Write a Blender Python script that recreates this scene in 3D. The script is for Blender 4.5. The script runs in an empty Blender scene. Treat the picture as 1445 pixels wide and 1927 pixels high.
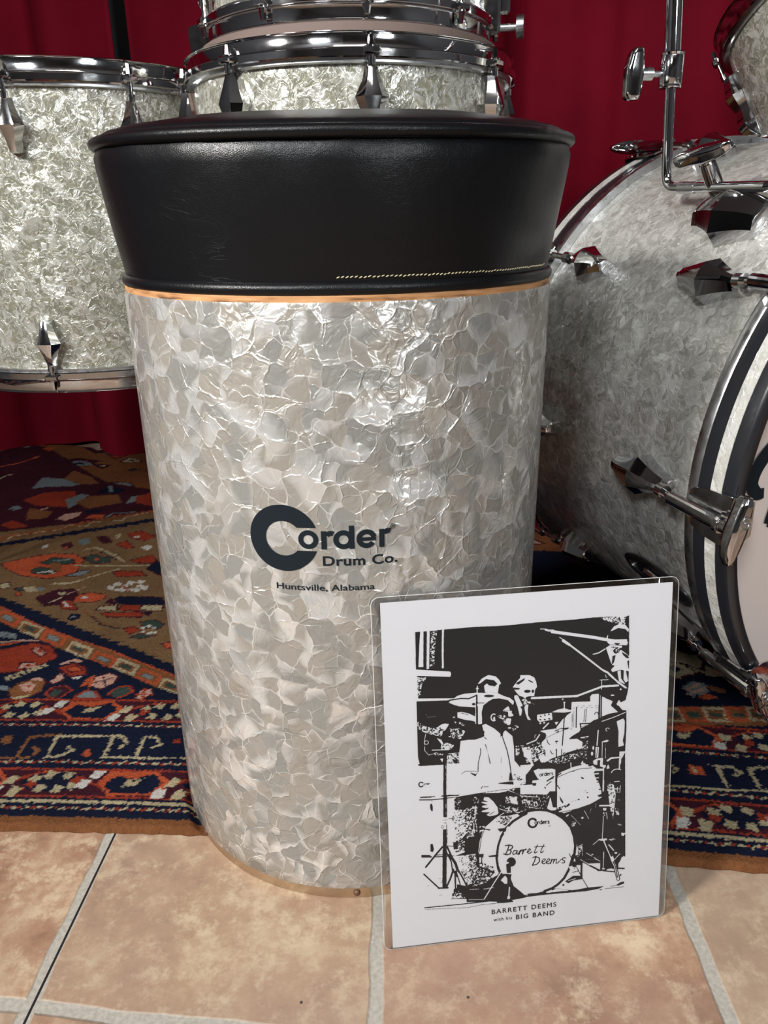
import bpy, math, random
import numpy as np
from mathutils import Vector, Matrix
random.seed(4)
PI = math.pi
scn = bpy.context.scene
COL = scn.collection

# ------------------------------------------------------------------ camera, world, lights, exposure
CAM_H, PITCH, ROLL = 0.529, 0.3694, 0.0149
cam = bpy.data.cameras.new('camera'); cam.sensor_fit = 'VERTICAL'; cam.sensor_height = 24.0
cam.lens = 1430.5 / 1927 * 24.0; cam.clip_start = .02
co = bpy.data.objects.new('camera', cam); COL.objects.link(co)
fw = Vector((0, math.cos(PITCH), -math.sin(PITCH))); rt = Vector((1, 0, 0)); up = rt.cross(fw)
r2 = rt * math.cos(ROLL) - up * math.sin(ROLL); u2 = rt * math.sin(ROLL) + up * math.cos(ROLL)
M = Matrix((r2, u2, -fw)).transposed().to_4x4(); M.translation = (0, 0, CAM_H)
co.matrix_world = M
scn.camera = co
scn.view_settings.view_transform = 'Standard'; scn.view_settings.look = 'None'
scn.view_settings.gamma = 1; scn.view_settings.use_curve_mapping = False
scn.view_settings.exposure = 0.03

w = bpy.data.worlds.new('room_air'); scn.world = w; w.use_nodes = True
w.node_tree.nodes['Background'].inputs[0].default_value = (.62, .66, .74, 1)
w.node_tree.nodes['Background'].inputs[1].default_value = .012

def area(name, loc, aim, sx, sy, watts, col=(1, 1, 1), spread=180):
    l = bpy.data.lights.new(name, 'AREA'); l.shape = 'RECTANGLE'; l.size = sx; l.size_y = sy; l.energy = watts; l.color = col; l.spread = math.radians(spread)
    o = bpy.data.objects.new(name, l); COL.objects.link(o); o.location = loc
    o.rotation_euler = (Vector(aim) - Vector(loc)).to_track_quat('-Z', 'Y').to_euler(); return o
area('side_lamp', (-1.70, -.62, 1.62), (0.1, .6, .35), .30, .36, 8.5, (1, .97, .93), 62)
area('window_light', (1.25, -1.7, 1.5), (0, .8, .4), .4, .5, 22, (.93, .97, 1))
area('window_light', (-.95, -1.75, 2.1), (0, .8, .4), .5, .5, 50, (.95, .98, 1))
area('ceiling_lamp', (.1, -.8, 2.33), (.1, -.1, 0), .9, .5, 6, (1, .95, .88))

# ------------------------------------------------------------------ helpers
WL = {}
def link(name, verts, faces, mat, parent=None, smooth=True, uv=None, label=None, autosmooth=None):
    V = np.array([tuple(v) for v in verts], float)
    c = (V.max(0) + V.min(0)) / 2
    me = bpy.data.meshes.new(name)
    me.from_pydata([tuple(v) for v in (V - c)], [], [tuple(f) for f in faces]); me.update()
    if isinstance(mat, (list, tuple)):
        for m in mat: me.materials.append(m)
    else: me.materials.append(mat)
    if uv is not None:
        lay = me.uv_layers.new(name='UVMap')
        for lp in me.loops: lay.data[lp.index].uv = uv[lp.vertex_index]
    me.polygons.foreach_set('use_smooth', [bool(smooth)] * len(me.polygons))
    o = bpy.data.objects.new(name, me); COL.objects.link(o)
    base = Vector((0, 0, 0))
    if parent is not None: o.parent = parent; base = WL[parent.name]
    o.location = Vector(c) - base; WL[o.name] = Vector(c)
    if autosmooth is not None and smooth:
        try: me.set_sharp_from_angle(angle=math.radians(autosmooth))
        except Exception: pass
    if label: o['label'] = label
    return o
def thing(name, label, cat, loc, group=None):
    o = bpy.data.objects.new(name, None); COL.objects.link(o); o.location = loc; o.empty_display_size = .05
    WL[o.name] = Vector(loc); o['label'] = label; o['category'] = cat
    if group: o['group'] = group
    return o
def tag(o, label, cat, group=None):
    o['label'] = label; o['category'] = cat
    if group: o['group'] = group
    return o
class MB:
    """collects geometry into one mesh"""
    def __init__(s): s.v = []; s.f = []; s.uv = []
    def add(s, V, F, UV=None, X=None):
        n = len(s.v); s.v += [(X @ Vector(v)) if X else Vector(v) for v in V]; s.f += [tuple(i + n for i in f) for f in F]
        s.uv += list(UV) if UV is not None else [(0, 0)] * len(V)
        return s
    def link(s, name, mat, parent=None, smooth=True, label=None, ang=35):
        return link(name, s.v, s.f, mat, parent, smooth, s.uv, label, ang)
def lathe(prof, n=96, closed=True, a0=0, a1=2 * PI, zoff=None, uvr=None):
    V = []; F = []; UV = []; full = abs(a1 - a0 - 2 * PI) < 1e-6
    m = n + 1
    for i in range(m):
        a = a0 + (a1 - a0) * i / n; dz = zoff(a) if zoff else 0
        for r, z in prof:
            V.append((r * math.sin(a), -r * math.cos(a), z + dz)); UV.append((a * (uvr or r), z))
    k = len(prof); kk = k if closed else k - 1
    for i in range(n):
        for j in range(kk):
            F.append((i * k + j, (i + 1) * k + j, (i + 1) * k + (j + 1) % k, i * k + (j + 1) % k))
    return V, F, UV
def frame(o, z, x=None):
    z = Vector(z).normalized(); x = Vector(x) if x is not None else Vector((1, 0, 0))
    if abs(x.normalized().dot(z)) > .98: x = Vector((0, 1, 0))
    x = (x - z * x.dot(z)).normalized(); y = z.cross(x)
    m = Matrix((x, y, z)).transposed().to_4x4(); m.translation = Vector(o); return m
def cyl(p, q, r, n=16, r1=None, cap=True):
    p = Vector(p); q = Vector(q); h = (q - p).length; X = frame(p, q - p); r1 = r if r1 is None else r1
    V = [X @ Vector((r * math.cos(2 * PI * i / n), r * math.sin(2 * PI * i / n), 0)) for i in range(n)]
    V += [X @ Vector((r1 * math.cos(2 * PI * i / n), r1 * math.sin(2 * PI * i / n), h)) for i in range(n)]
    F = [(i, (i + 1) % n, n + (i + 1) % n, n + i) for i in range(n)]
    if cap: F += [tuple(range(n))[::-1], tuple(range(n, 2 * n))]
    return V, F
def tube(path, r, n=16):
    P = [Vector(p) for p in path]; V = []; F = []; x = None
    rr = r if isinstance(r, (list, tuple)) else [r] * len(P)
    for i, p in enumerate(P):
        t = (P[min(i + 1, len(P) - 1)] - P[max(i - 1, 0)]).normalized()
        if x is None: x = t.orthogonal().normalized()
        x = (x - t * x.dot(t)).normalized(); y = t.cross(x)
        V += [p + (x * math.cos(2 * PI * k / n) + y * math.sin(2 * PI * k / n)) * rr[i] for k in range(n)]
    for i in range(len(P) - 1):
        for k in range(n): F.append((i * n + k, i * n + (k + 1) % n, (i + 1) * n + (k + 1) % n, (i + 1) * n + k))
    F += [tuple(range(n))[::-1], tuple(range(len(V) - n, len(V)))]
    return V, F
def box(x0, x1, y0, y1, z0, z1, b=0):
    if b <= 0:
        V = [(x, y, z) for z in (z0, z1) for y in (y0, y1) for x in (x0, x1)]
        return V, [(0, 2, 3, 1), (4, 5, 7, 6), (0, 1, 5, 4), (2, 6, 7, 3), (0, 4, 6, 2), (1, 3, 7, 5)]
    # chamfered box
    V = []; F = []
    cx, cy, cz = (x0 + x1) / 2, (y0 + y1) / 2, (z0 + z1) / 2; hx, hy, hz = (x1 - x0) / 2, (y1 - y0) / 2, (z1 - z0) / 2
    import itertools
    idx = {}
    for s in itertools.product((-1, 1), repeat=3):
        for ax in range(3):
            h = [hx - b, hy - b, hz - b]; h[ax] += b
            idx[(s, ax)] = len(V); V.append((cx + s[0] * h[0], cy + s[1] * h[1], cz + s[2] * h[2]))
    for ax in range(3):
        o1, o2 = [a for a in range(3) if a != ax]
        for sg in (-1, 1):
            q = []
            for a, b_ in ((-1, -1), (1, -1), (1, 1), (-1, 1)):
                s = [0, 0, 0]; s[ax] = sg; s[o1] = a; s[o2] = b_; q.append(idx[(tuple(s), ax)])
            F.append(tuple(q))
        for a in (-1, 1):
            for b_ in (-1, 1):
                s0 = [0, 0, 0]; s0[ax] = -1; s0[o1] = a; s0[o2] = b_; s1 = list(s0); s1[ax] = 1; s0 = tuple(s0); s1 = tuple(s1)
                F.append((idx[(s0, o1)], idx[(s1, o1)], idx[(s1, o2)], idx[(s0, o2)]))
    for s in itertools.product((-1, 1), repeat=3): F.append((idx[(s, 0)], idx[(s, 1)], idx[(s, 2)]))
    return V, F
def loft(stations, cap=True):
    V = []; F = []; n = len(stations[0])
    for st in stations: V += st
    for i in range(len(stations) - 1):
        for k in range(n): F.append((i * n + k, i * n + (k + 1) % n, (i + 1) * n + (k + 1) % n, (i + 1) * n + k))
    if cap: F += [tuple(range(n))[::-1], tuple(range(len(V) - n, len(V)))]
    return V, F
def disc(r, n=64, z=0, dome=0, rings=6):
    V = [(0, 0, z + dome)]; F = []
    for j in range(1, rings + 1):
        for i in range(n):
            a = 2 * PI * i / n; q = r * j / rings; V.append((q * math.cos(a), q * math.sin(a), z + dome * (1 - (j / rings) ** 2)))
    for i in range(n): F.append((0, 1 + i, 1 + (i + 1) % n))
    for j in range(rings - 1):
        for i in range(n):
            a = 1 + j * n; F.append((a + i, a + n + i, a + n + (i + 1) % n, a + (i + 1) % n))
    return V, F

# ------------------------------------------------------------------ materials
def new_mat(name):
    m = bpy.data.materials.new(name); m.use_nodes = True; nt = m.node_tree
    return m, nt, nt.nodes['Principled BSDF']
def N(nt, t, **k):
    n = nt.nodes.new(t)
    for a, b in k.items():
        if a.startswith('i_'):
            key = a[2:]; key = int(key) if key.isdigit() else key
            n.inputs[key].default_value = b
        else: setattr(n, a, b)
    return n
def mth(nt, op, a, b=None, c=None):
    n = nt.nodes.new('ShaderNodeMath'); n.operation = op
    for i, x in enumerate((a, b, c)):
        if x is None: continue
        if isinstance(x, (int, float)): n.inputs[i].default_value = x
        else: nt.links.new(x, n.inputs[i])
    return n.outputs[0]
def ramp(nt, fac, stops, interp='LINEAR'):
    n = nt.nodes.new('ShaderNodeValToRGB'); n.color_ramp.interpolation = interp
    e = n.color_ramp.elements
    while len(e) < len(stops): e.new(.5)
    for el, (p, c) in zip(e, stops): el.position = p; el.color = (*c, 1) if len(c) == 3 else c
    nt.links.new(fac, n.inputs[0]); return n.outputs[0]
def mix(nt, fac, a, b, typ='MIX'):
    n = nt.nodes.new('ShaderNodeMix'); n.data_type = 'RGBA'; n.blend_type = typ
    for k, x in ((0, fac), (6, a), (7, b)):
        if isinstance(x, (int, float)): n.inputs[k].default_value = x
        elif isinstance(x, tuple): n.inputs[k].default_value = (*x, 1)
        else: nt.links.new(x, n.inputs[k])
    return n.outputs[2]
def plain(name, col, rough=.5, metal=0, coat=0, bump=None, bscale=200, bdist=.0005, spec=.5):
    m, nt, p = new_mat(name)
    p.inputs['Base Color'].default_value = (*col, 1); p.inputs['Roughness'].default_value = rough
    p.inputs['Metallic'].default_value = metal; p.inputs['Coat Weight'].default_value = coat; p.inputs['Coat Roughness'].default_value = .08
    p.inputs['Specular IOR Level'].default_value = spec
    if bump:
        tc = N(nt, 'ShaderNodeTexCoord'); no = N(nt, 'ShaderNodeTexNoise', i_Scale=bscale, i_Detail=4.0)
        nt.links.new(tc.outputs['Object'], no.inputs['Vector'])
        b = N(nt, 'ShaderNodeBump', i_Strength=bump, i_Distance=bdist); nt.links.new(no.outputs[0], b.inputs['Height'])
        nt.links.new(b.outputs[0], p.inputs['Normal'])
    return m
def pearl(name, cell, dull, grey, white, warp=.38, metal=.4, bump=.4, lines=.8, coat=.6, bdist=.004, rough=.3, swirl=0.0, flake=.7, cbump=.16):
    m, nt, p = new_mat(name); L = nt.links.new
    uvn = N(nt, 'ShaderNodeUVMap'); mp = N(nt, 'ShaderNodeMapping'); L(uvn.outputs[0], mp.inputs[0])
    mp.inputs['Scale'].default_value = (1 / cell, 1 / cell, 1); mp.inputs['Location'].default_value = (31.3, 17.7, 0)
    no = N(nt, 'ShaderNodeTexNoise', noise_dimensions='2D', i_Scale=.9, i_Detail=2.0, i_Roughness=.5); L(mp.outputs[0], no.inputs['Vector'])
    sub = N(nt, 'ShaderNodeVectorMath', operation='SUBTRACT'); L(no.outputs['Color'], sub.inputs[0]); sub.inputs[1].default_value = (.5, .5, .5)
    sc = N(nt, 'ShaderNodeVectorMath', operation='SCALE'); L(sub.outputs[0], sc.inputs[0]); sc.inputs['Scale'].default_value = warp * 2
    ad = N(nt, 'ShaderNodeVectorMath', operation='ADD'); L(mp.outputs[0], ad.inputs[0]); L(sc.outputs[0], ad.inputs[1])
    def layer(scale, off):
        ms = N(nt, 'ShaderNodeMapping'); L(ad.outputs[0], ms.inputs[0]); ms.inputs['Scale'].default_value = (scale,) * 3; ms.inputs['Location'].default_value = off
        ms.inputs['Rotation'].default_value = (0, 0, off[0])
        vo = N(nt, 'ShaderNodeTexVoronoi', voronoi_dimensions='2D', i_Scale=1.0); L(ms.outputs[0], vo.inputs['Vector'])
        ve = N(nt, 'ShaderNodeTexVoronoi', voronoi_dimensions='2D', feature='DISTANCE_TO_EDGE', i_Scale=1.0); L(ms.outputs[0], ve.inputs['Vector'])
        se = N(nt, 'ShaderNodeSeparateColor'); L(vo.outputs['Color'], se.inputs[0])
        d = N(nt, 'ShaderNodeVectorMath', operation='SUBTRACT'); L(ms.outputs[0], d.inputs[0]); L(vo.outputs['Position'], d.inputs[1])
        sp = N(nt, 'ShaderNodeSeparateXYZ'); L(d.outputs[0], sp.inputs[0])
        ang = mth(nt, 'MULTIPLY', se.outputs[0], 2 * PI)
        g = mth(nt, 'ADD', mth(nt, 'MULTIPLY', sp.outputs[0], mth(nt, 'COSINE', ang)), mth(nt, 'MULTIPLY', sp.outputs[1], mth(nt, 'SINE', ang)))
        return g, se.outputs[1], se.outputs[2], ve.outputs['Distance']
    g, r1, r2_, ed = layer(1.0, (0, 0, 0)); g2, q1, q2, ed2 = layer(1.35, (1.1, 4.2, 0))
    def nz(scale, detail=2.0, dist=0.0, src=None):
        n_ = N(nt, 'ShaderNodeTexNoise', noise_dimensions='2D', i_Scale=scale, i_Detail=detail, i_Distortion=dist); L(src or ad.outputs[0], n_.inputs['Vector']); return n_.outputs[0]
    n2 = nz(2.3, 2.0, .6); n3 = nz(.42, 2.0); n4 = nz(1.25, 2.0, 1.6)
    h = mth(nt, 'MULTIPLY', g, mth(nt, 'MULTIPLY', mth(nt, 'SUBTRACT', r1, .35), 1.8))
    h = mth(nt, 'ADD', h, mth(nt, 'MULTIPLY', g2, mth(nt, 'MULTIPLY', q1, .5)))
    h = mth(nt, 'ADD', h, mth(nt, 'MULTIPLY', mth(nt, 'ADD', n2, n4), .3))
    cr = mth(nt, 'MAXIMUM', mth(nt, 'SUBTRACT', 1.0, mth(nt, 'MULTIPLY', ed, 17.0)), mth(nt, 'SUBTRACT', .8, mth(nt, 'MULTIPLY', ed2, 17.0)))
    cg = ramp(nt, nz(1.15, 1.0, 0, mp.outputs[0]), [(.46, (.1,) * 3), (.60, (1, 1, 1))])
    h = mth(nt, 'ADD', h, mth(nt, 'MULTIPLY', mth(nt, 'MULTIPLY', mth(nt, 'MAXIMUM', cr, 0.0), cg), .17))
    bp = N(nt, 'ShaderNodeBump', i_Strength=bump, i_Distance=bdist); L(h, bp.inputs['Height']); L(bp.outputs[0], p.inputs['Normal'])
    # flakes: dull and grey ones, each with a silvery white highlight painted on one side
    base = mix(nt, ramp(nt, mth(nt, 'ADD', mth(nt, 'MULTIPLY', q2, .55), mth(nt, 'MULTIPLY', r2_, .45)), [(.35, (0, 0, 0)), (.65, (1, 1, 1))]), dull, grey)
    sil = mth(nt, 'ADD', mth(nt, 'MULTIPLY', g, 1.5), mth(nt, 'SUBTRACT', mth(nt, 'MULTIPLY', r1, 1.1), .75))
    sil = mth(nt, 'MAXIMUM', sil, mth(nt, 'ADD', mth(nt, 'MULTIPLY', g2, 1.7), mth(nt, 'SUBTRACT', q1, 1.0)))
    big = ramp(nt, n3, [(.38, (.25,) * 3), (.62, (1, 1, 1))])
    sil = mth(nt, 'MULTIPLY', ramp(nt, sil, [(.05, (0, 0, 0)), (.62, (1, 1, 1))]), mth(nt, 'MULTIPLY', big, flake))
    if swirl:
        sw = ramp(nt, n4, [(.53, (0, 0, 0)), (.60, (.85,) * 3), (.66, (1, 1, 1)), (.70, (.15,) * 3)])
        rd = mth(nt, 'ABSOLUTE', mth(nt, 'SUBTRACT', n2, .5)); sw2 = ramp(nt, rd, [(.0, (1, 1, 1)), (.03, (0, 0, 0))])
        sil = mth(nt, 'MAXIMUM', sil, mth(nt, 'MULTIPLY', mth(nt, 'MAXIMUM', sw, mth(nt, 'MULTIPLY', sw2, .6)), swirl))  # swirl: glossy highlights of the pearl, painted as white blobs and curls
    base = mix(nt, sil, base, white)
    lm = mth(nt, 'MAXIMUM', mth(nt, 'SUBTRACT', 1.0, mth(nt, 'MULTIPLY', ed, 40.0)), mth(nt, 'SUBTRACT', .85, mth(nt, 'MULTIPLY', ed2, 44.0)))
    gate = ramp(nt, nz(1.6, 1.0, 0, mp.outputs[0]), [(.49, (.03,) * 3), (.60, (1, 1, 1))])
    lm = mth(nt, 'MULTIPLY', mth(nt, 'MAXIMUM', lm, 0.0), mth(nt, 'MULTIPLY', gate, lines))
    base = mix(nt, lm, base, (.97, .96, .92)); L(base, p.inputs['Base Color'])  # crease highlights painted into the colour as near-white lines
    hc = mth(nt, 'ADD', mth(nt, 'MULTIPLY', h, .5), mth(nt, 'MULTIPLY', lm, .35)); bc = N(nt, 'ShaderNodeBump', i_Strength=cbump, i_Distance=bdist * .5); L(hc, bc.inputs['Height']); L(bc.outputs[0], p.inputs['Coat Normal'])
    L(mth(nt, 'MULTIPLY_ADD', mth(nt, 'MAXIMUM', sil, lm), metal * .75, metal * .25), p.inputs['Metallic'])
    p.inputs['Roughness'].default_value = rough
    p.inputs['Coat Weight'].default_value = coat; p.inputs['Coat Roughness'].default_value = .04
    return m
CREAM, GREY, WHITE_ = (.300, .275, .238), (.250, .245, .226), (.86, .855, .83)
M_pearl = pearl('white_pearl_wrap_large_flakes', .0200, CREAM, GREY, WHITE_, warp=.3, metal=.7, bump=.55, lines=1.0, flake=.9, rough=.25, cbump=.3)
M_pearl_tom = pearl('cream_pearl_wrap', .0145, (.27, .26, .19), (.23, .225, .17), (.90, .90, .84), warp=.5, metal=.6, bump=.5, lines=.3, swirl=.95, flake=.55, rough=.27)
M_pearl_bass = pearl('white_pearl_wrap_small_flakes', .0150, (.38, .375, .345), (.29, .285, .255), (.90, .90, .87), warp=.45, metal=.5, bump=.45, lines=.7, swirl=.45, flake=.7)
M_inlay = pearl('pearl_hoop_inlay', .013, (.56, .55, .50), (.5, .5, .46), (.95, .95, .93), warp=.4, metal=.5, bump=.5, swirl=.6)

def chrome_mat(name, col, rough):
    m, nt, p = new_mat(name); L = nt.links.new
    p.inputs['Base Color'].default_value = (*col, 1); p.inputs['Metallic'].default_value = 1
    tc = N(nt, 'ShaderNodeTexCoord'); no = N(nt, 'ShaderNodeTexNoise', i_Scale=90.0, i_Detail=5.0); L(tc.outputs['Object'], no.inputs['Vector'])
    L(mth(nt, 'MULTIPLY_ADD', no.outputs[0], rough * 1.2, rough * .4), p.inputs['Roughness'])
    b = N(nt, 'ShaderNodeBump', i_Strength=.06, i_Distance=.001); L(no.outputs[0], b.inputs['Height']); L(b.outputs[0], p.inputs['Normal'])
    return m
M_chrome = chrome_mat('chrome', (.66, .66, .67), .07)
M_chrome2 = chrome_mat('satin_aluminium', (.60, .61, .62), .3)
M_band = chrome_mat('tarnished_nickel', (.62, .52, .40), .3)
M_rust = plain('rusty_screw', (.16, .09, .06), .6, .6)
M_black = plain('black_lacquer', (.012, .013, .016), .28, coat=.4)
M_ink = plain('black_lettering', (.006, .011, .016), .5, spec=.25)
M_rubber = plain('black_rubber', (.012, .012, .013), .7)
M_brown = plain('brown_felt', (.20, .145, .125), .75, bump=.3)
M_thread = plain('cream_thread', (.55, .48, .30), .8)
M_wall = plain('plaster_wall', (.11, .115, .125), .9, bump=.1, bscale=40)
M_ceil = plain('ceiling_paint', (.16, .16, .165), .9)

def leather():
    m, nt, p = new_mat('black_leather'); L = nt.links.new
    p.inputs['Base Color'].default_value = (.0035, .004, .005, 1)
    tc = N(nt, 'ShaderNodeTexCoord'); o = tc.outputs['Object']
    v = N(nt, 'ShaderNodeTexVoronoi', feature='DISTANCE_TO_EDGE', i_Scale=900.0); L(o, v.inputs['Vector'])
    n1 = N(nt, 'ShaderNodeTexNoise', i_Scale=14.0, i_Detail=6.0, i_Roughness=.6); L(o, n1.inputs['Vector'])
    n2 = N(nt, 'ShaderNodeTexNoise', i_Scale=120.0, i_Detail=4.0); L(o, n2.inputs['Vector'])
    mp = N(nt, 'ShaderNodeMapping'); L(o, mp.inputs[0]); mp.inputs['Scale'].default_value = (30, 30, 90)
    n3 = N(nt, 'ShaderNodeTexNoise', i_Scale=1.0, i_Detail=5.0, i_Distortion=1.2); L(mp.outputs[0], n3.inputs['Vector'])
    cr = ramp(nt, n3.outputs[0], [(.47, (1, 1, 1)), (.5, (0, 0, 0)), (.53, (1, 1, 1))])
    cm = ramp(nt, n1.outputs[0], [(.52, (0, 0, 0)), (.66, (1, 1, 1))])
    h = mth(nt, 'ADD', mth(nt, 'MULTIPLY', v.outputs['Distance'], .35), mth(nt, 'MULTIPLY', n2.outputs[0], .5))
    h = mth(nt, 'ADD', h, mth(nt, 'MULTIPLY', mth(nt, 'MULTIPLY', cr, cm), .35))
    h = mth(nt, 'ADD', h, mth(nt, 'MULTIPLY', n1.outputs[0], 1.5))
    b = N(nt, 'ShaderNodeBump', i_Strength=.32, i_Distance=.0012); L(h, b.inputs['Height']); L(b.outputs[0], p.inputs['Normal'])
    L(mth(nt, 'MULTIPLY_ADD', n1.outputs[0], .16, .27), p.inputs['Roughness'])
    p.inputs['Specular IOR Level'].default_value = .32
    return m
M_leather = leather()

def wood():
    m, nt, p = new_mat('plywood_edge'); L = nt.links.new
    tc = N(nt, 'ShaderNodeTexCoord'); mp = N(nt, 'ShaderNodeMapping'); L(tc.outputs['Object'], mp.inputs[0]); mp.inputs['Scale'].default_value = (40, 40, 400)
    n = N(nt, 'ShaderNodeTexNoise', i_Scale=1.0, i_Detail=5.0); L(mp.outputs[0], n.inputs['Vector'])
    L(ramp(nt, n.outputs[0], [(.3, (.13, .055, .02)), (.45, (.45, .22, .09)), (.7, (.60, .33, .15))]), p.inputs['Base Color']); p.inputs['Roughness'].default_value = .7
    return m
M_wood = wood()

def curtain_mat():
    m, nt, p = new_mat('red_curtain_cloth'); L = nt.links.new
    tc = N(nt, 'ShaderNodeTexCoord'); n = N(nt, 'ShaderNodeTexNoise', i_Scale=5.0, i_Detail=4.0); L(tc.outputs['Object'], n.inputs['Vector'])
    L(ramp(nt, n.outputs[0], [(.3, (.13, .0018, .0105)), (.7, (.185, .0026, .014))]), p.inputs['Base Color']); p.inputs['Roughness'].default_value = .85
    wv = N(nt, 'ShaderNodeTexNoise', i_Scale=900.0); L(tc.outputs['Object'], wv.inputs['Vector'])
    b = N(nt, 'ShaderNodeBump', i_Strength=.3, i_Distance=.001); L(wv.outputs[0], b.inputs['Height']); L(b.outputs[0], p.inputs['Normal'])
    p.inputs['Specular IOR Level'].default_value = .12
    return m
M_curtain = curtain_mat()

def tiles():
    m, nt, p = new_mat('terracotta_floor_tiles'); L = nt.links.new
    tc = N(nt, 'ShaderNodeTexCoord'); se = N(nt, 'ShaderNodeSeparateXYZ'); L(tc.outputs['Object'], se.inputs[0])
    X, Y = se.outputs[0], se.outputs[1]
    wn = N(nt, 'ShaderNodeTexNoise', i_Scale=22.0, i_Detail=3.0); L(tc.outputs['Object'], wn.inputs['Vector'])
    wob = mth(nt, 'MULTIPLY', mth(nt, 'SUBTRACT', wn.outputs[0], .5), .006)
    # grout lines, pitch 0.2485
    xs = mth(nt, 'DIVIDE', mth(nt, 'ADD', mth(nt, 'SUBTRACT', mth(nt, 'ADD', X, .0125), mth(nt, 'MULTIPLY', mth(nt, 'SUBTRACT', Y, .37), .033)), wob), .2505)
    ys = mth(nt, 'DIVIDE', mth(nt, 'ADD', mth(nt, 'ADD', mth(nt, 'SUBTRACT', Y, .3535), mth(nt, 'MULTIPLY', X, -.12 * -1)), wob), .2505)
    def dist(s): return mth(nt, 'ABSOLUTE', mth(nt, 'SUBTRACT', s, mth(nt, 'ROUND', s)))
    d = mth(nt, 'MULTIPLY', mth(nt, 'MINIMUM', dist(xs), dist(ys)), .2505)
    g = ramp(nt, mth(nt, 'MULTIPLY', d, 100), [(.44, (1, 1, 1)), (.62, (0, 0, 0))])
    cb = N(nt, 'ShaderNodeCombineXYZ'); L(mth(nt, 'FLOOR', xs), cb.inputs[0]); L(mth(nt, 'FLOOR', ys), cb.inputs[1])
    wh = N(nt, 'ShaderNodeTexWhiteNoise', noise_dimensions='3D'); L(cb.outputs[0], wh.inputs['Vector'])
    off = N(nt, 'ShaderNodeVectorMath', operation='SCALE'); L(wh.outputs['Color'], off.inputs[0]); off.inputs['Scale'].default_value = 7
    ad = N(nt, 'ShaderNodeVectorMath', operation='ADD'); L(tc.outputs['Object'], ad.inputs[0]); L(off.outputs[0], ad.inputs[1])
    n1 = N(nt, 'ShaderNodeTexNoise', i_Scale=16.0, i_Detail=10.0, i_Roughness=.74, i_Distortion=.0); L(ad.outputs[0], n1.inputs['Vector'])
    n2 = N(nt, 'ShaderNodeTexNoise', i_Scale=42.0, i_Detail=10.0, i_Roughness=.76, i_Distortion=.0); L(ad.outputs[0], n2.inputs['Vector'])
    n4 = N(nt, 'ShaderNodeTexNoise', i_Scale=6.0, i_Detail=3.0); L(ad.outputs[0], n4.inputs['Vector'])
    c = ramp(nt, n1.outputs[0], [(.34, (.21, .115, .075)), (.46, (.32, .18, .115)), (.54, (.385, .235, .15)), (.64, (.52, .38, .255))])
    c = mix(nt, ramp(nt, n2.outputs[0], [(.50, (0, 0, 0)), (.63, (.85,) * 3)]), c, (.60, .47, .32))
    c = mix(nt, ramp(nt, n4.outputs[0], [(.45, (0, 0, 0)), (.65, (.5,) * 3)]), c, (.33, .215, .16))
    wr = N(nt, 'ShaderNodeSeparateColor'); L(wh.outputs['Color'], wr.inputs[0])
    c = mix(nt, mth(nt, 'MULTIPLY', wr.outputs[1], .45), c, (.40, .33, .245))
    sp = N(nt, 'ShaderNodeTexVoronoi', i_Scale=24.0); L(tc.outputs['Object'], sp.inputs['Vector'])
    c = mix(nt, mth(nt, 'LESS_THAN', sp.outputs['Distance'], .028), c, (.07, .05, .04))
    ng = N(nt, 'ShaderNodeTexNoise', i_Scale=300.0, i_Detail=3.0); L(tc.outputs['Object'], ng.inputs['Vector'])
    gc = ramp(nt, ng.outputs[0], [(.3, (.33, .305, .26)), (.7, (.45, .42, .37))])
    c = mix(nt, g, c, gc)
    # open joint: a thin dark crack beside the left grout line
    ck = mth(nt, 'ABSOLUTE', mth(nt, 'SUBTRACT', X, mth(nt, 'MULTIPLY_ADD', mth(nt, 'SUBTRACT', Y, .3725), .0388, -.2604)))
    ckm = mth(nt, 'MULTIPLY', mth(nt, 'LESS_THAN', ck, .0010), mth(nt, 'LESS_THAN', Y, .75))
    c = mix(nt, ckm, c, (.012, .008, .01)); L(c, p.inputs['Base Color'])
    h = mth(nt, 'SUBTRACT', mth(nt, 'ADD', mth(nt, 'MULTIPLY', n1.outputs[0], .6), mth(nt, 'MULTIPLY', n2.outputs[0], .3)), mth(nt, 'MULTIPLY', g, 1.0))
    h = mth(nt, 'ADD', h, mth(nt, 'MULTIPLY', mth(nt, 'MULTIPLY', ng.outputs[0], g), .3))
    b = N(nt, 'ShaderNodeBump', i_Strength=.5, i_Distance=.0022); L(h, b.inputs['Height']); L(b.outputs[0], p.inputs['Normal'])
    L(mth(nt, 'ADD', mth(nt, 'MULTIPLY', g, .35), .40), p.inputs['Roughness']); p.inputs['Specular IOR Level'].default_value = .35
    return m
M_tiles = tiles()

# ------------------------------------------------------------------ room shell
def struct(name, V, F, m):
    o = link(name, V, F, m, None, False); o['kind'] = 'structure'; return o
fl = struct('floor', *box(-2.3, 2.3, -2.6, 2.05, -.06, 0), M_tiles)
# keep object coordinates equal to room coordinates
for v in fl.data.vertices: v.co += fl.location
fl.location = (0, 0, 0)
struct('wall_back', *box(-2.3, 2.3, 1.98, 2.05, 0, 2.4), M_wall)
struct('wall_left', *box(-2.3, -2.2, -2.6, 1.98, 0, 2.4), M_wall)
struct('wall_right', *box(2.2, 2.3, -2.6, 1.98, 0, 2.4), M_wall)
struct('wall_front', *box(-2.2, 2.2, -2.6, -2.5, 0, 2.4), M_wall)
struct('ceiling', *box(-2.3, 2.3, -2.6, 2.05, 2.4, 2.46), M_ceil)

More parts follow.
